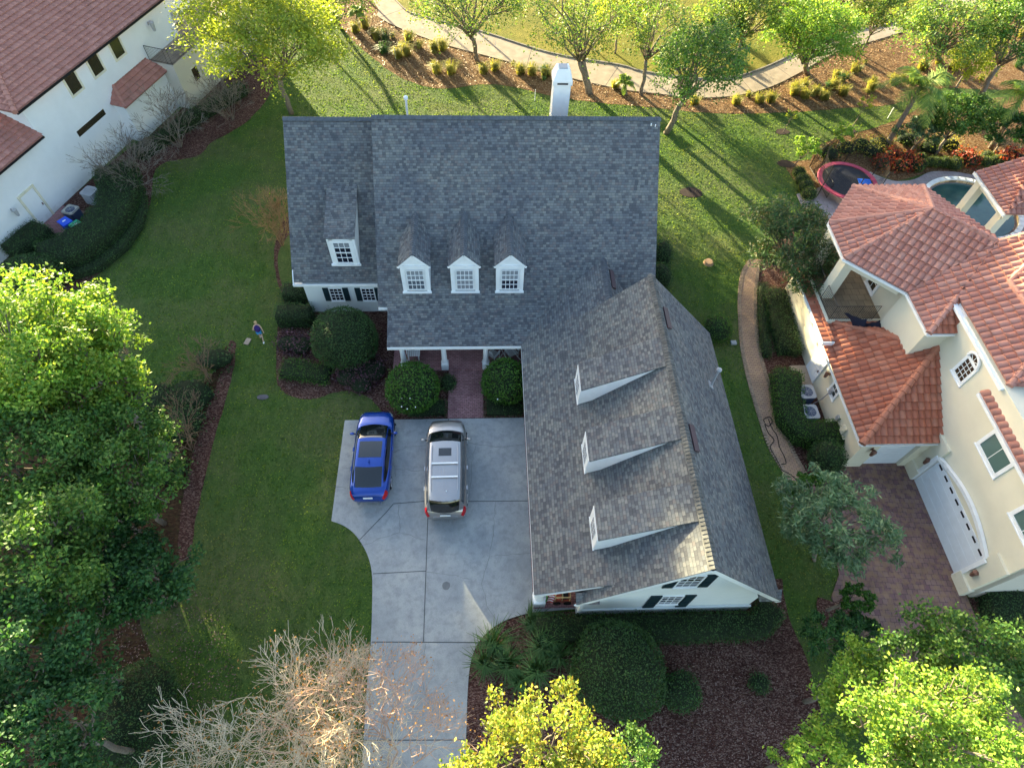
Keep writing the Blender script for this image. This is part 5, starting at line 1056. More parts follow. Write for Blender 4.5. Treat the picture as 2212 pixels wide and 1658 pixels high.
# ============================================================ PERSON
def person(base, rz, ht=1.25):
    t = thing('person', 'blond child in a turquoise shirt and blue shorts running across the lawn', 'person', (0, 0, 0)); s = ht/1.7
    J = {'pel': (0, 0, .92), 'sp': (0, .10, 1.15), 'ch': (0, .18, 1.38), 'nk': (0, .24, 1.50), 'hd': (0, .30, 1.62), 'tp': (0, .32, 1.70),
         'lh': (-.10, 0, .90), 'lk': (-.11, .22, .52), 'la': (-.11, .08, .10), 'lt': (-.11, .24, .05), 'rh': (.10, 0, .90), 'rk': (.11, -.10, .50), 'ra': (.13, -.45, .38), 'rt': (.13, -.52, .26),
         'ls': (-.19, .18, 1.40), 'le': (-.32, .02, 1.15), 'lw': (-.27, .20, 1.00), 'lf': (-.25, .28, .98), 'rs': (.19, .18, 1.40), 're': (.30, -.02, 1.18), 'rw': (.34, -.16, .98), 'rg': (.35, -.20, .90)}
    rad = dict(pel=.13, sp=.12, ch=.14, nk=.055, hd=.10, tp=.06, lh=.09, lk=.055, la=.038, lt=.035, rh=.09, rk=.055, ra=.038, rt=.03, ls=.06, le=.042, lw=.03, lf=.03, rs=.06, re=.042, rw=.03, rg=.03)
    ed = [('pel', 'sp'), ('sp', 'ch'), ('ch', 'nk'), ('nk', 'hd'), ('hd', 'tp'), ('pel', 'lh'), ('lh', 'lk'), ('lk', 'la'), ('la', 'lt'), ('pel', 'rh'), ('rh', 'rk'), ('rk', 'ra'), ('ra', 'rt'), ('ch', 'ls'), ('ls', 'le'), ('le', 'lw'), ('lw', 'lf'), ('ch', 'rs'), ('rs', 're'), ('re', 'rw'), ('rw', 'rg')]
    ks = list(J); 
    def skin(name, keys, mat, k=1., par=t):
        me = bpy.data.meshes.new(name); ids = [q for q in ks if q in keys]; me.from_pydata([[c*s for c in J[q]] for q in ids], [(ids.index(a), ids.index(b)) for a, b in ed if a in keys and b in keys], []); o = link(name, me, mat, par)
        md = o.modifiers.new('skin', 'SKIN'); me.skin_vertices[0].data[0].use_root = True
        for i, q in enumerate(ids): r = rad[q]*s*k; me.skin_vertices[0].data[i].radius = (r, r)
        o.modifiers.new('sub', 'SUBSURF').levels = 2; o.modifiers['sub'].render_levels = 2; return o
    skin('body', ks, flat('skin', (.52, .33, .24), .6, var=.03)); skin('shirt', ['sp', 'ch', 'ls', 'rs', 'pel'], flat('turquoise_shirt', (.12, .42, .50), .8, var=.1), 1.12); skin('shorts', ['pel', 'lh', 'rh', 'lk', 'rk'], flat('blue_shorts', (.04, .26, .55), .8), 1.0)
    o = t.children[-1]
    for i, q in enumerate([q for q in ks if q in ['pel', 'lh', 'rh', 'lk', 'rk']]): r = rad[q]*s*(1.15 if q[1:] != 'k' else 1.35); o.data.skin_vertices[0].data[i].radius = (r, r)
    o.data.vertices[[q for q in ks if q in ['pel', 'lh', 'rh', 'lk', 'rk']].index('lk')].co = Vector((-.11, .12, .62))*s; o.data.vertices[[q for q in ks if q in ['pel', 'lh', 'rh', 'lk', 'rk']].index('rk')].co = Vector((.11, -.05, .60))*s
    obj('hair', blob((0, .27*s, 1.655*s), (.112*s, .125*s, .11*s), .08, 4, 3), flat('blond_hair', (.42, .30, .16), .7, var=.15), t, True)
    for sx, q in ((-1, 'lt'), (1, 'rt')): c = Vector(J[q])*s; obj('shoe', blob((c.x, c.y-.02, max(.05, c.z)), (.045, .085, .035), 0, 1, 2), m_white, t, True)
    for sx, q in ((-1, 'lf'), (1, 'rg')):
        bm = BM(); c = Vector(J[q])*s
        for k in range(4): tube(bm, [c+V((k-1.5)*.013, 0, 0), c+V((k-1.5)*.015, .03, -.02), c+V((k-1.5)*.015, .045, -.045+.004*k)], [.008, .007, .005], 5)
        tube(bm, [c, c+V(-sx*.03, .015, -.01), c+V(-sx*.035, .035, -.02)], [.009, .007, .005], 5); obj('fingers', bm, t.children[0].data.materials[0], t)
    t.location = base; t.rotation_euler = (0, 0, rz); return t
pp = at(567, 733); pt_ = person((pp.x, pp.y, 0), .25)
bp = blob((0, 0, 0), (.15, .09, .20), .05, 2, 3)
for v in bp.verts: pass
bp.free(); bm = BM(); bmesh.ops.create_icosphere(bm, subdivisions=3, radius=1)
for v in bm.verts: v.co = Vector((v.co.x*.16, v.co.y*.085, v.co.z*.22))
bk = obj('backpack', bm, flat('purple_backpack', (.035, .015, .13), .7, var=.4, scale=14), None, True); tag(bk, 'navy and purple backpack on the running child\'s back', 'backpack')
s_ = 1.25/1.7; bk.matrix_world = Matrix.Translation((pp.x, pp.y, 0)) @ Matrix.Rotation(.25, 4, 'Z') @ Matrix.Translation((0, .02, 1.22*s_)) @ Matrix.Rotation(-.42, 4, 'X')
# ============================================================ SMALL THINGS
c = at(535, 738); tag(obj('paving_slab', box(BM(), (c.x, c.y, .03), (.27, .42, .05), V(.96, -.25, 0), V(.25, .96, 0), EZ), m_path), 'pale concrete slab lying in the grass near the running child', 'paving slab')
c = at(568, 858); tag(obj('drain_cover', sheet([c+V(.25*math.cos(a)*1.2, .16*math.sin(a), 0) for a in np.linspace(0, 2*PI, 14)[:-1]], .02, .02), flat('drain_grey', (.10, .095, .11), .9, var=.3)), 'small grey drain cover sunk in the lawn', 'drain cover')
c = at(1700, 733, .4); tag(obj('garden_urn', lathe(BM(), [(.12, 0), (.16, .05), (.26, .3), (.30, .42), (.28, .44), (.24, .38)], (c.x, c.y, 0), 20), m_white), 'round white garden pot beside the villa side bed', 'pot')
for u, v, z, lb_ in ((855, 118, .9, 'white marker post in the grass left of the ornamental clumps'), (1155, 208, .9, 'white marker post at the mulch edge left of the white chimney'), (1917, 246, .9, 'white marker post at the lawn corner near the leaning palm'), (1070, 93, .5, 'short white marker post beside the cart path')):
    c = at(u, v+10); bm = BM(); tube(bm, [c, c+EZ*z], .025, 6); tag(obj('marker_post', bm, m_white), lb_, 'post', 'white marker posts')
c = at(1530, 568); tag(obj('tree_stump', lathe(BM(), [(.32, 0), (.26, .06), (.24, .16)], c, 14), flat('cut_wood', (.42, .26, .15), .9, var=.3)), 'pale cut tree stump on the sunlit lawn', 'tree stump')
c = at(1584, 741); tag(obj('irrigation_box', box(BM(), (c.x, c.y, .05), (.3, .25, .1)), m_grey), 'small grey box in the grass by the round shrub on the east side', 'box')
# ============================================================ TREES
def TR(label, cuv, z, R_, mat, leaves, seed, base=None, off=(0, 0), cat='tree', name='broadleaf_tree', group=None, **k):
    c = at(cuv[0], cuv[1], z); b = at(*base) if base else V(c.x+off[0], c.y+off[1], 0); b.z = 0
    return tree(name, label, cat, b, c, R_, mat, leaves, seed=seed, group=group, **k)
# big trees along the left side, biggest crowns first
TR('tall yellow-green oak at the left edge with its crown catching the sun', (60, 770), 8.2, (3.0, 2.9, 2.4), G_lime, 22000, 11, leaf=.15, lobes=34, lr_=(.17, .3), kk=(.45, 1.0), tr=.18, asp=.6)
TR('sunlit oak with a ragged crown reaching over the left lawn', (195, 800), 7.6, (2.3, 2.3, 2.1), G_lime, 15000, 12, leaf=.15, lobes=28, lr_=(.17, .3), kk=(.45, 1.0), tr=.24, asp=.6)
TR('green oak in the middle of the left tree mass', (90, 990), 7.2, (3.3, 2.6, 2.1), G_oak, 17000, 13, leaf=.15, lobes=32, lr_=(.17, .3), kk=(.45, 1.0), tr=.15)
TR('green oak whose branch tips hang over the mulch strip', (255, 1020), 6.4, (2.4, 2.2, 1.8), G_oak, 13000, 14, leaf=.15, lobes=26, lr_=(.17, .3), kk=(.45, 1.0), tr=.12, base=(355, 1130))
TR('dark green oak low in the left tree mass at the frame edge', (70, 1210), 7.2, (2.9, 2.4, 2.1), G_oak, 14000, 15, leaf=.15, lobes=28, lr_=(.17, .3), kk=(.45, 1.0), tr=.15)
TR('deep green tree standing out over the shaded lawn beside the mulch strip', (290, 1255), 5.2, (2.0, 1.5, 1.3), G_dark, 10000, 16, leaf=.15, lobes=16, tr=.18, off=(-1, .6))
TR('deep green tree at the lower left with a rounded crown', (70, 1405), 7.0, (2.3, 2.0, 1.8), G_dark, 11000, 17, leaf=.14, lobes=26, lr_=(.17, .3), kk=(.45, 1.0), tr=.14)
TR('dark tree in the bottom left corner', (80, 1590), 7.0, (2.2, 1.9, 1.7), G_dark, 11000, 18, leaf=.14, lobes=26, lr_=(.17, .3), kk=(.45, 1.0), tr=.12)
TR('small dark tree filling the gap below the left oaks', (200, 1140), 5.2, (2.0, 1.8, 1.5), G_dark, 8000, 19, leaf=.15, lobes=14, tr=.15)
# rear trees
TR('sun-struck yellow-green tree behind the left wing of the grey roof', (575, 75), 6.2, (5.0, 4.2, 2.9), G_yel, 22000, 21, base=(630, 245), leaf=.19, lobes=24, tr=.20, hang=.35, off=(0, 0), droop=.5)
WG = 'soft trees along the cart path'
TR('slender-trunked tree standing in the rear mulch bed left of the chimney', (1010, 10), 5.3, (4.6, 3.0, 2.2), G_willow, 6000, 22, base=(1033, 135), leaf=.18, lobes=20, tr=.20, hang=.6, droop=.6, group=WG)
TR('forked tree directly behind and right of the white chimney', (1250, 55), 5.2, (3.7, 3.2, 2.5), G_willow, 5200, 23, base=(1272, 200), leaf=.18, lobes=20, tr=.22, hang=.7, droop=.6, stems=2, group=WG)
TR('thin leafy tree between the forked tree and the large round green one', (1410, 50), 5.4, (3.0, 2.6, 2.3), G_willow, 3600, 24, base=(1385, 205), leaf=.18, lobes=16, tr=.16, hang=.5, droop=.5, group=WG)
TR('large round green tree over the path by the right end of the grey roof', (1505, 130), 6.3, (3.4, 3.0, 2.6), G_oak, 11500, 25, base=(1438, 287), leaf=.17, lobes=22, tr=.22, hang=.5)
TR('bright green tree over the bend of the cart path', (1755, 70), 5.0, (4.2, 3.2, 2.5), G_lime, 14000, 26, base=(1745, 158), leaf=.19, lobes=22, tr=.22, hang=.3)
TR('pale yellow-green tree at the top edge between the two large crowns', (1625, 15), 4.5, (4.2, 3.4, 2.4), G_willow, 12000, 27, leaf=.19, lobes=18, tr=.16, hang=.4)
TR('feathery dark green tree at the top right with bare ground below', (2050, 60), 5.6, (4.4, 3.0, 1.8), G_willow, 10000, 28, leaf=.19, lobes=22, tr=.2, base=(2030, 130), hang=.4)
TR('dim green tree cut by the right edge of the frame near the top', (2215, 60), 6, (3.2, 3.6, 2.2), G_oak, 12000, 29, leaf=.19, lobes=18, tr=.2)
for i, (u, v, z, r, l) in enumerate(((1570, 55, 3.4, 2.2, 'low feathery tree beyond the path between the round and the bright green crowns'), (1345, 15, 3.6, 2.2, 'wispy tree beyond the path right of the forked one'), (1905, 25, 3.4, 2.4, 'loose green tree right of the bright crown at the path bend'), (2110, 120, 2.6, 2.3, 'shrubby tree in the brown bed behind the two palms'))):
    TR(l, (u, v), z, (r, r*.9, r*.75), (G_willow, G_yel)[i % 2], 4600, 400+i, leaf=.18, lobes=16, tr=.09, hang=.4)
TR('leafy tree in the top left of the rear bed beyond the yellow one', (700, -20), 5, (3.4, 3.4, 3.0), G_willow, 10000, 30, base=(738, 60), leaf=.19, lobes=16, tr=.15, hang=.4)
for i, (u, v, z) in enumerate(((1850, -50, 5),)):
    TR(['tree beyond the cart path at the top edge right of centre', 'tree beyond the cart path above the round green crown', 'distant rough-side tree above the chimney', 'distant tree above the left part of the cart path'][i], (u, v), z, (3.8, 3.0, 2.2), (G_willow, G_oak)[i % 2], 4000, 40+i, leaf=.22, lobes=16, tr=.18)
# unseen trees past the top and left edges, crowns placed to shade the gardens
for i, (x, y, z, rx, rz) in enumerate(((-50, 58, 13, 6.5, 4), (-41, 60, 13.2, 6, 3.2), (-33, 61, 13.5, 5.5, 3.3), (-26, 63, 14.2, 5, 4), (-19, 61, 14.2, 5, 3.8), (-12, 62, 14, 5, 3.8), (-22, 69, 16, 6, 4.2), (-31, 70, 16, 6, 4.2), (-40, 69, 15.5, 6, 4), (-13, 70, 16, 5.5, 4), (-5, 61, 14, 4.6, 3.8), (2, 63, 14, 4.6, 3.6), (-46, 46, 11.5, 6, 4), (-50, 34, 10, 6, 4), (-47, 20, 10, 5.5, 4), (9, 64, 14, 4.2, 3.2))):
    tree('unseen_shade_tree', 'tall leafy tree outside the view shading the gardens', 'tree', V(x, y, 0), V(x, y, z), (rx, rx*.8, rz), G_oak, 7000, .60, 24, 60+i, 'shade trees beyond the frame', tr=.10)
TR('olive green mango tree with long drooping leaves beside the brick path', (1715, 525), 3.6, (2.5, 3.0, 1.9), G_mango, 17000, 31, leaf=.21, asp=.28, lobes=20, tr=.14, droop=.7, hang=.15, base=(1700, 600))
TR('silvery leaved frangipani tree between the east eave and the paver driveway', (1790, 1135), 3.3, (2.5, 2.3, 1.6), G_frang, 6800, 32, leaf=.24, asp=.26, lobes=20, tr=.10, base=(1760, 1210), loose=.36, up=.8)
TR('golden-topped young oak at the bottom centre rising over the mulch', (1165, 1640), 6.0, (2.6, 2.0, 2.1), G_gold, 9500, 33, leaf=.12, lobes=36, lr_=(.13, .24), kk=(.3, 1.05), tr=.12, off=(.3, -.3), asp=.6, loose=.32)
TR('bright yellow-green oak in the bottom right corner', (2010, 1590), 6.8, (3.0, 1.9, 1.8), G_lime, 13000, 34, leaf=.12, lobes=44, lr_=(.14, .26), kk=(.35, 1.0), tr=.2, off=(.3, -1), asp=.6, loose=.32)
TR('green oak behind the bright yellow one over the paver driveway', (2070, 1430), 5.2, (2.9, 1.6, 1.4), G_oak, 12000, 35, leaf=.13, lobes=30, lr_=(.16, .28), kk=(.4, 1.0), tr=.16, asp=.6, loose=.36)
TR('low green tree at the bottom right of the mulch yard', (1760, 1650), 4.2, (1.6, 1.3, 1.1), G_lime, 5000, 36, leaf=.12, lobes=10, tr=.08, loose=.36)
TR('slim young tree behind the golden oak at the bottom centre', (1320, 1660), 4.8, (1.7, 1.2, 1.2), G_oak, 4000, 37, leaf=.12, lobes=10, tr=.07)
TR('green tree half hidden behind the bright corner oak', (1850, 1480), 4.2, (1.9, 1.4, 1.3), G_lime, 7000, 38, leaf=.12, lobes=12, tr=.1, loose=.36)
TR('small glossy tree at the end of the brick path', (1748, 1058), 2.0, (.95, .95, .75), G_box, 4200, 39, leaf=.13, lobes=10, tr=.06, loose=.4)
TR('small leaning tree with a pale trunk at the paver edge', (1850, 1293), 2.0, (.85, .6, .5), G_box, 2200, 44, base=(1785, 1315), leaf=.12, lobes=8, tr=.08)
TR('dark glossy shrub tree beside the lower paver driveway', (1795, 1385), 1.9, (1.1, 1.1, .7), G_dark, 3800, 45, leaf=.2, asp=.3, lobes=12, tr=.06)
TR('dark leafy shrub at the paver edge under the corner oaks', (1865, 1370), 1.5, (.9, .8, .5), G_dark, 2600, 46, leaf=.18, asp=.35, lobes=10, tr=.05)
TR('spreading dark shrub tree behind the croton bed by the leaning palm', (2075, 255), 2.9, (2.5, 2.0, 1.6), G_oak, 9000, 47, leaf=.17, lobes=18, tr=.12)
TR('blue-green shrub between the leaning palm trunk and the big shrub', (1995, 285), 1.9, (1.5, 1.3, 1.1), G_frang, 4200, 48, leaf=.16, lobes=12, tr=.07)
TR('dark shrub under the second palm at the right edge', (2185, 280), 2.2, (2.2, 2.0, 1.4), G_dark, 7000, 49, leaf=.17, lobes=14, tr=.08)
0 and TR('tall dark foliage behind the palms', (2110, 190), 3.2, (2.6, 2.2, 1.6), G_willow, 4000, 50, leaf=.19, lobes=14, tr=.1)
TR('bright lime sapling beside the ball shrubs', (1742, 322), 1.5, (1.0, 1.0, .8), G_lime, 2600, 51, base=(1712, 360), leaf=.13, lobes=9, tr=.04)
TR('small lime sapling in the sunlit lawn above the trampoline', (1822, 290), 1.4, (.8, .7, .7), G_lime, 1700, 52, leaf=.12, lobes=8, tr=.03)
TR('tiny staked sapling in a mulch ring on the sunlit lawn', (1712, 250), 1.6, (.45, .4, .45), G_yel, 380, 53, base=(1691, 285), leaf=.12, lobes=6, tr=.025)
TR('thin sapling in a mulch ring at the far lawn edge', (1870, 225), 2.2, (.7, .6, .7), G_yel, 420, 54, base=(1835, 283), leaf=.12, lobes=6, tr=.03)
# bare trees
CM = 'bare crape myrtles by the white villa'
bare('crape_myrtle', 'bare shrubby tree nearest the left hedge against the white villa wall', 'tree', at(292, 398), at(262, 265, 4.6)+V(0, 0, 0), .62, B_grey, 8, 5, 71, .028, CM)
bare('crape_myrtle', 'bare tree in the middle of the row along the white villa wall', 'tree', at(390, 318), at(375, 200, 4.4), .6, B_grey, 7, 5, 72, .035, CM)
bare('crape_myrtle', 'bare tree farthest along the white villa wall beneath the yellow tree', 'tree', at(503, 257), at(480, 150, 4.2), .55, B_grey, 7, 5, 73, .03, CM)
bare('twiggy_tree', 'orange-brown twiggy tree beside the left end of the grey roof', 'tree', at(610, 530), at(560, 395, 4.3), .34, B_tan, 9, 5, 74, .022, None, G_yel, 60, .1)
CL = 'bare trees along the left mulch strip'
bare('crape_myrtle', 'bare brown tree at the top of the left mulch strip', 'tree', at(455, 825), at(395, 705, 4.3), .42, B_brown, 6, 5, 75, .03, CL, kids=2.2, tw=.007)
bare('crape_myrtle', 'bare brown tree halfway down the left mulch strip', 'tree', at(415, 970), at(365, 860, 3.8), .42, B_brown, 5, 5, 76, .035, CL, kids=2.2, tw=.007)
bare('oak_bare', 'large bare sunlit tree with pale twigs and few orange leaves at the bottom', 'tree', at(640, 1640), at(645, 1525, 6.6), .55, B_pale, 6, 6, 77, .045, None, G_dry, 900, .09, kids=2.6, tw=.0075)
bare('oak_bare', 'pinkish bare tree over the bottom of the driveway', 'tree', at(838, 1665), at(865, 1510, 6.6), .34, B_pink, 3, 6, 78, .05, None, G_dry, 700, .08, kids=2.5, tw=.0075)
bare('oak_bare', 'bare pale tree filling the bottom left of the driveway corner', 'tree', at(470, 1700), at(490, 1600, 6.6), .6, B_pale, 6, 6, 79, .045, None, G_dry, 500, .09, kids=2.5, tw=.0075)
bare('oak_bare', 'bare pale tree leaning in along the bottom edge beside the driveway', 'tree', at(690, 1730), at(700, 1610, 7.2), .6, B_pale, 5, 6, 80, .045, None, G_dry, 400, .09, kids=2.5, tw=.0075)
# palms
palm('palm_tree', 'leaning palm with a bright sunlit crown above the planting bed', at(1912, 318), at(1990, 188, 5.0), G_palm, 16, 3.3, 5, .17)
palm('palm_tree', 'second palm with a dim crown near the right edge', at(2140, 320), at(2212, 205, 4.8), G_palm, 13, 2.4, 6, .16)
palm('cabbage_palm', 'small spiky palm beside the cart path behind the grey roof', at(1352, 205), at(1350, 180, 1.0), G_palm, 14, 1.2, 7, .10)
palm('cabbage_palm', 'low spiky palm at the top left end of the rear bed', at(770, 45), at(772, 25, .9), G_palm, 12, 1.3, 8, .10)
# ============================================================ SHRUBS
def SB(label, u, v, z, r, mat, seed, cat='shrub', name='round_shrub', group=None, **k): c = at(u, v, z); return shrub(name, label, cat, (c.x, c.y, z*.9), r, mat, seed=seed, group=group, **k)
SB('largest dark green clipped shrub in front of the left wing', 745, 728, 1.15, (1.75, 1.72, 1.5), G_hedge, 101, leaf=.085, dens=330)
SB('bright green ball shrub with a few white flowers left of the brick walk', 891, 834, 1.0, (1.28, 1.30, 1.15), G_box, 102, leaf=.11, dens=260, lump=.05)
SB('bright green ball shrub right of the brick walk under the porch eave', 1092, 822, 1.0, (1.15, 1.18, 1.15), G_box, 103, leaf=.11, dens=260, lump=.05)
SB('huge dark domed shrub in the front mulch bed below the gable', 1337, 1440, 1.2, (1.82, 1.74, 1.35), G_hedge, 104, leaf=.085, dens=330)
SB('small green mound right of the huge dome', 1468, 1492, .5, (.85, .72, .6), G_hedge, 105, leaf=.08, dens=300)
SB('rounded dark shrub at the corner of the paver driveway', 1788, 985, .9, (.78, .80, .85), G_hedge, 106, leaf=.08, dens=330)
SB('dark clipped dome at the left end of the villa hedges', 62, 597, .9, (1.7, 1.5, 1.1), G_hedge, 107, leaf=.085, dens=300)
SB('dark round shrub in the lower left under the oaks', 290, 1540, 1.1, (1.6, 1.9, 1.2), G_hedge, 108, leaf=.09, dens=260)
SB('bright green round shrub by the east side lawn under the eave', 1552, 708, .5, (.75, .85, .6), G_box, 109, leaf=.08, dens=280)
SB('small green tuft in the middle of the right mulch yard', 1642, 1475, .3, (.4, .38, .35), G_hedge, 110, leaf=.08, dens=260)
SB('small mound at the end of the wing hedge', 1432, 545, .6, (.55, .8, .7), G_hedge, 111, leaf=.08, dens=260); SB('shrub along the east wall behind the garage ridge', 1432, 595, .6, (.5, .9, .6), G_hedge, 112, leaf=.08, dens=260)
fl = BM(); q_ = random.Random(4)
for (u, v) in ((868, 868), (886, 868), (868, 886), (898, 887), (904, 848), (1075, 870), (880, 891)):
    p = at(u, v, 1.3); bmesh.ops.create_icosphere(fl, subdivisions=1, radius=.035, matrix=Matrix.Translation(p+V(0, .12, .15)))
tag(obj('white_flowers', fl, m_white), 'scattered white blossoms on the two ball shrubs', 'flowers', kind='stuff')
hedge('box_hedge', 'square clipped hedge block at the corner of the left wing', px((618, 645, ), (668, 645)), 1.0, .9, G_hedge, seed=121); hedge('box_hedge', 'square clipped hedge block in front of the corner block', px((604, 694), (680, 694)), 1.0, .95, G_hedge, seed=122)
hedge('low_hedge', 'green ground hedge at the left of the front bed', px((612, 800), (655, 805), (715, 815)), 1.1, .45, G_box, seed=123, dens=220); 
for i, (u, v, r) in enumerate(((625, 740, .7), (650, 745, .7), (760, 810, .9), (800, 800, .9), (780, 830, .6))): SB('low purple-leaved shrub around the big dark dome', u, v, .25, (r, r*.8, .35), G_purp, 130+i, name='purple_shrub', group='purple shrubs in the front bed', leaf=.13, dens=120, jit=.12)
SB('small dark bush by the middle porch column', 968, 826, .35, (.4, .45, .4), G_hedge, 140); 
gp_ = lambda l, s: hedge('ground_cover', l, *s)
hedge('ground_hedge', 'dark low planting left of the brick walk', [V(-3.9, 16.5, 0), V(-2.05, 16.5, 0)], .95, .3, G_hedge, seed=141, dens=160); hedge('ground_hedge', 'dark low planting right of the brick walk', [V(-.05, 16.5, 0), V(1.9, 16.5, 0)], .95, .3, G_hedge, seed=142, dens=160)
hedge('foundation_hedge', 'clipped hedge along the foot of the gable wall', [V(1.9, 5.6, 0), V(11.2, 5.55, 0), V(12.0, 6.3, 0)], 1.05, .7, G_hedge, seed=143)
hedge('villa_hedge', 'thick curved clipped hedge round the bins of the white villa', px((262, 388), (272, 430), (262, 475), (225, 520), (170, 560), (105, 580)), 2.3, 1.25, G_hedge, seed=144, dens=240)
hedge('villa_hedge', 'low outer hedge ring following the mulch curve', px((298, 412), (308, 450), (300, 492), (265, 540), (215, 580), (150, 600)), .8, .5, G_hedge, seed=145, dens=240)
hedge('villa_hedge', 'straight hedge against the white villa wall left of the bins', px((110, 510), (40, 565)), 1.5, 1.1, G_hedge, seed=146)
hedge('villa_hedge', 'narrow shrub row under the bare trees at the villa wall', px((300, 345), (370, 300), (440, 252), (530, 200)), 1.0, .8, G_hedge, seed=147, dens=170, jit=.12)
hedge('garden_hedge', 'bright clipped hedge beside the air conditioners', px((1690, 818), (1692, 870), (1700, 915), (1722, 945), (1760, 952), (1800, 950)), 1.35, 1.0, G_box, seed=148, dens=300, leaf=.07)
hedge('garden_hedge', 'green hedge between the brick path and the cream villa', px((1668, 640), (1680, 700), (1700, 770)), 1.2, .8, G_hedge, seed=149, leaf=.08); hedge('garden_hedge', 'narrow dark edging hedge next to the brick path', px((1645, 620), (1645, 700), (1652, 775)), .45, .45, G_hedge, seed=150)
hedge('garden_hedge', 'dark hedge below the cream villa corner', px((2110, 1300), (2212, 1330)), 1.6, .9, G_hedge, seed=151); hedge('east_hedge', 'low hedge strip along the east eave of the garage wing', [V(11.5, 8, 0), V(11.5, 12, 0)], .5, .45, G_hedge, seed=152)
hedge('wing_hedge', 'narrow hedge along the left wing wall', [V(-10.15, 24, 0), V(-10.15, 30, 0)], .5, .6, G_hedge, seed=153)
for i, (u, v, rr) in enumerate(((462, 775, .9), (410, 850, 1.2), (380, 920, 1.2), (330, 860, 1.3), (400, 905, .8), (360, 1010, 1.0), (240, 1250, 1.5))): SB('low loose green shrub under the left trees', u, v, .3, (rr, rr*.85, .38), G_hedge, 160+i, name='understorey_shrub', group='understorey shrubs by the mulch strip', leaf=.12, dens=95, jit=.16, lump=.2)
for i, (u, v, r) in enumerate(((1727, 372, .40), (1734, 388, .45), (1741, 402, .45), (1748, 418, .45))): SB(['first', 'second', 'third', 'fourth'][i]+' ball shrub counted from the lime sapling in the row beside the trampoline fence', u, v, .35, (r*1.15, r*1.1, r), G_ball, 180+i, name='ball_shrub', group='ball shrubs by the trampoline', leaf=.06, dens=400, lump=.03, jit=.02)
for i, (u, v, r) in enumerate(((1984, 361, .33), (1994, 353, .33), (1990, 340, .33), (2008, 349, .36), (2022, 350, .38), (2040, 350, .40), (2062, 354, .48), (2112, 346, .36), (2128, 348, .38), (2148, 348, .42), (2133, 336, .36))): SB('small green ball shrub in the row along the pool patio', u, v, .3, (r*1.1, r*1.1, r), G_ball, 190+i, name='ball_shrub', group='ball shrubs along the pool patio', leaf=.06, dens=380, lump=.03, jit=.02)
for i, (u, v) in enumerate(((1906, 352), (1926, 336), (1945, 356), (1958, 342), (1968, 352), (2078, 338), (2095, 346), (2165, 345), (2185, 335), (2200, 345))): SB('red croton bush in the planting bed behind the pool patio', u, v, .35, (.6, .5, .45), G_red, 210+i, name='croton_bush', group='red crotons in the planting bed', leaf=.2, dens=90, jit=.12)
for i, (u, v) in enumerate(((1790, 330), (1830, 318), (1860, 312), (1885, 325), (1960, 300), (1900, 310), (2010, 318), (2050, 310))): SB('loose olive ground shrub inside the picket fence', u, v, .3, (.8, .6, .4), (G_ball, G_straw)[i % 2], 230+i, name='ground_shrub', group='ground shrubs in the planting bed', leaf=.13, dens=90, jit=.15)
for i, (u, v, s) in enumerate(((1070, 1395, 1.25), (1050, 1435, 1.25), (1095, 1440, 1.2), (1150, 1350, 1.0), (1170, 1400, 1.2), (1190, 1385, 1.1), (1160, 1450, 1.2), (1120, 1475, .9), (1205, 1420, 1.0))): c = at(u, v); clump('lily_clump', 'strappy green lily clump in the ring near the driveway curve', 'plant', (c.x, c.y, .02), 170, .95*s, .035, G_grass, 250+i, 'lily clumps in the front bed', .9, .25)
G2 = 'ornamental grass clumps in the rear bed'
for i, (u, v, s) in enumerate(((885, 90, 1.1), (862, 125, 1), (880, 120, 1.1), (940, 112, 1.1), (958, 108, 1.1), (945, 158, 1.1), (975, 160, 1.1), (1045, 158, .9), (1070, 152, .9), (1125, 160, 1), (1150, 162, 1), (1180, 165, .9), (790, 60, 1), (815, 85, 1), (770, 70, 1), (1640, 222, .9), (1665, 220, .9), (1715, 205, .9), (1738, 212, .9), (1760, 205, .9), (1735, 192, .9), (1800, 190, .9), (1820, 205, .9), (1780, 215, .9), (1590, 225, .8), (1880, 195, .9), (1930, 180, .9), (1990, 150, 1), (2060, 150, 1), (1500, 225, .8), (1560, 110, 1), (1590, 130, 1), (1600, 95, 1), (1330, 190, .7))):
    c = at(u, v); clump('grass_clump', 'feathery ornamental grass clump in the rear bed', 'grass clump', (c.x, c.y, .02), 190, 1.15*s, .03, G_straw, 300+i, G2, .75, .35)
for i in range(40):
    a = rnd.random(); u = rnd.choice((rnd.uniform(770, 1180), rnd.uniform(1560, 2200), rnd.uniform(1850, 2210))); v = float(np.interp(u, [770, 950, 1180, 1560, 1760, 1900, 2210], [75, 130, 180, 225, 195, 150, 120]))+rnd.uniform(-22, 22)*(1+(u > 1850))
    c = at(u, v); sc = rnd.uniform(.45, 1.1); clump('grass_clump', 'feathery ornamental grass clump in the rear bed', 'grass clump', (c.x, c.y, .02), int(90*sc)+30, 1.0*sc, .03, (G_straw, G_grass, G_straw, G_mango)[i % 4], 500+i, G2, rnd.uniform(.6, 1.2), .3*sc)
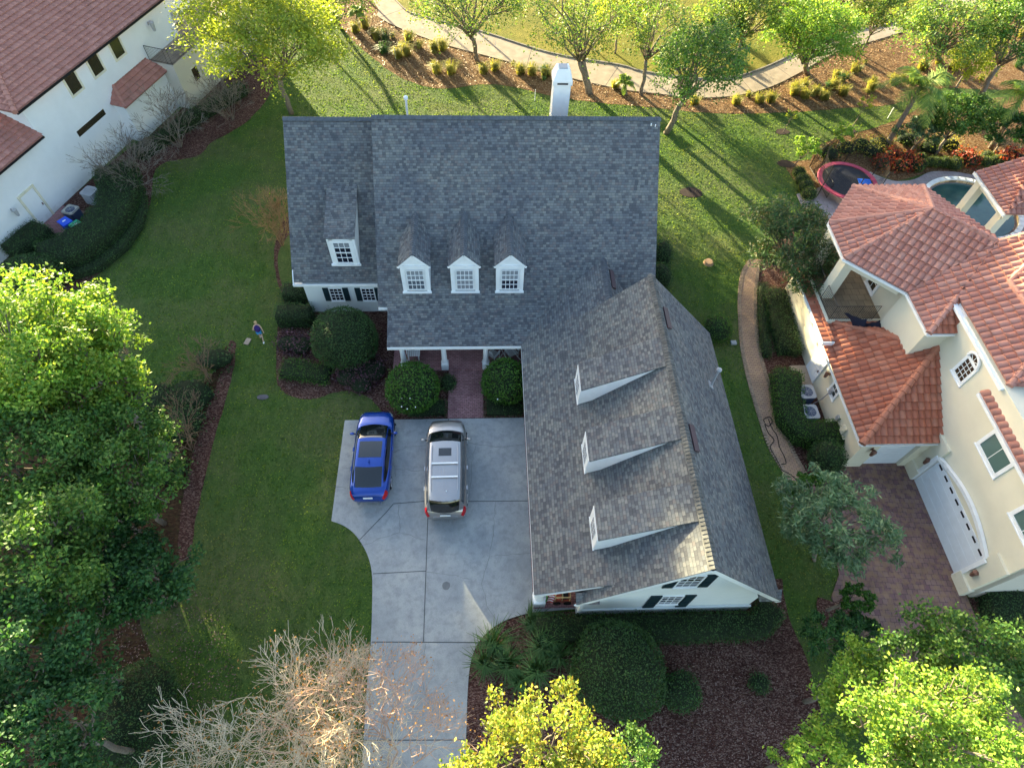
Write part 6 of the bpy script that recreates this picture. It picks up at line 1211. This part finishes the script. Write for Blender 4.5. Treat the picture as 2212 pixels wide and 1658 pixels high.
# loose leaves and chips scattered on the beds
def scatter(name, label, pts, mat, size, seed, cat, z=.03):
    P = np.array(pts); P[:, 2] = z+np.random.default_rng(seed).uniform(0, .05, len(P)); tag(link(name, rawmesh(name, leafquads(P, size, .5, 1.2, seed), len(P)), mat), label, cat, kind='stuff')
def inpoly(poly, n, seed):
    g = np.random.default_rng(seed); P = np.array([(p[0], p[1]) for p in poly]); lo, hi = P.min(0), P.max(0); out = []
    while len(out) < n:
        x, y = g.uniform(lo, hi); c = False
        for i in range(len(P)):
            a, b = P[i], P[i-1]
            if (a[1] > y) != (b[1] > y) and x < (b[0]-a[0])*(y-a[1])/(b[1]-a[1])+a[0]: c = not c
        if c: out.append((x, y, 0.))
    return out
G_chip = leafmat('bark_chips', [(.04, .018, .016), (.10, .048, .04), (.19, .11, .09), (.28, .19, .16)], 0.)
scatter('bark_chips', 'loose bark chips over the front yard mulch', inpoly([(2, 6), (11, 6), (12.5, 3), (13.5, -2), (0, -2), (-.9, 2), (.2, 4.5)], 9000, 1), G_chip, .07, 1, 'mulch')
scatter('bark_chips', 'loose bark chips over the front beds', inpoly([(p.x, p.y) for p in bed]+[(1.9, 15.9), (1.9, 18.7), (-9, 22)], 5000, 2), G_chip, .07, 2, 'mulch')
scatter('fallen_leaves', 'dry leaves scattered over the rear bed', inpoly([(p.x, p.y) for p in back]+[(p.x, p.y) for p in GL[::-1][2:-2]], 9000, 3), leafmat('litter', [(.15, .08, .04), (.3, .18, .09), (.42, .3, .17)], .1), .13, 3, 'leaves')
scatter('fallen_leaves', 'dry leaves scattered over the shaded left lawn', inpoly([tuple(at(u, v)[:2]) for u, v in ((380, 1250), (470, 1300), (520, 1500), (380, 1640), (240, 1500), (250, 1300))], 1300, 4), G_chip, .08, 4, 'leaves')

# short grass blades: they stand up into the low sun
def inside(P, poly):
    c = np.zeros(len(P), bool); q = np.roll(poly, 1, 0)
    for (x1, y1), (x2, y2) in zip(poly, q):
        if y1 != y2: m = ((y1 > P[:, 1]) != (y2 > P[:, 1])) & (P[:, 0] < (x2-x1)*(P[:, 1]-y1)/(y2-y1)+x1); c ^= m
    return c
g = np.random.default_rng(99); EXCL = [p for p in SHEETS if not (abs(p[0]-np.array(at(622, 510)[:2])).max() < .6)]
EXCL += [np.array(r) for r in ([(-10, 23), (8.5, 23), (8.5, 33.6), (-10, 33.6)], [(3.7, 6.2), (11, 6.2), (11, 23), (3.7, 23)], [(17.3, 6.6), (40, 6.6), (40, 30), (17.3, 30)])]
n_ = 330000; P = np.stack([g.uniform(-27, 34, n_), g.uniform(-1, 58, n_)], 1)
keep = (P[:, 0] > -27+(P[:, 1] < 24)*8) 
w_ = 1.25-.011*np.maximum(0, P[:, 1]-10)*(P[:, 0] < 8); keep &= g.random(n_) < w_
for e in EXCL: keep &= ~inside(P, e)
P = P[keep]; P = np.concatenate([P, g.uniform(.0, .03, (len(P), 1))], 1)
G_lawn = leafmat('lawn_blades', [(.040, .095, .020), (.088, .172, .025), (.155, .26, .032), (.25, .32, .05)], .5, .7, .5, (.30, .25, .13))
tag(link('grass', rawmesh('grass', leafquads(P, .105, .42, .12, 77), len(P)), G_lawn), 'short mown grass blades covering the lawns', 'grass', kind='stuff')
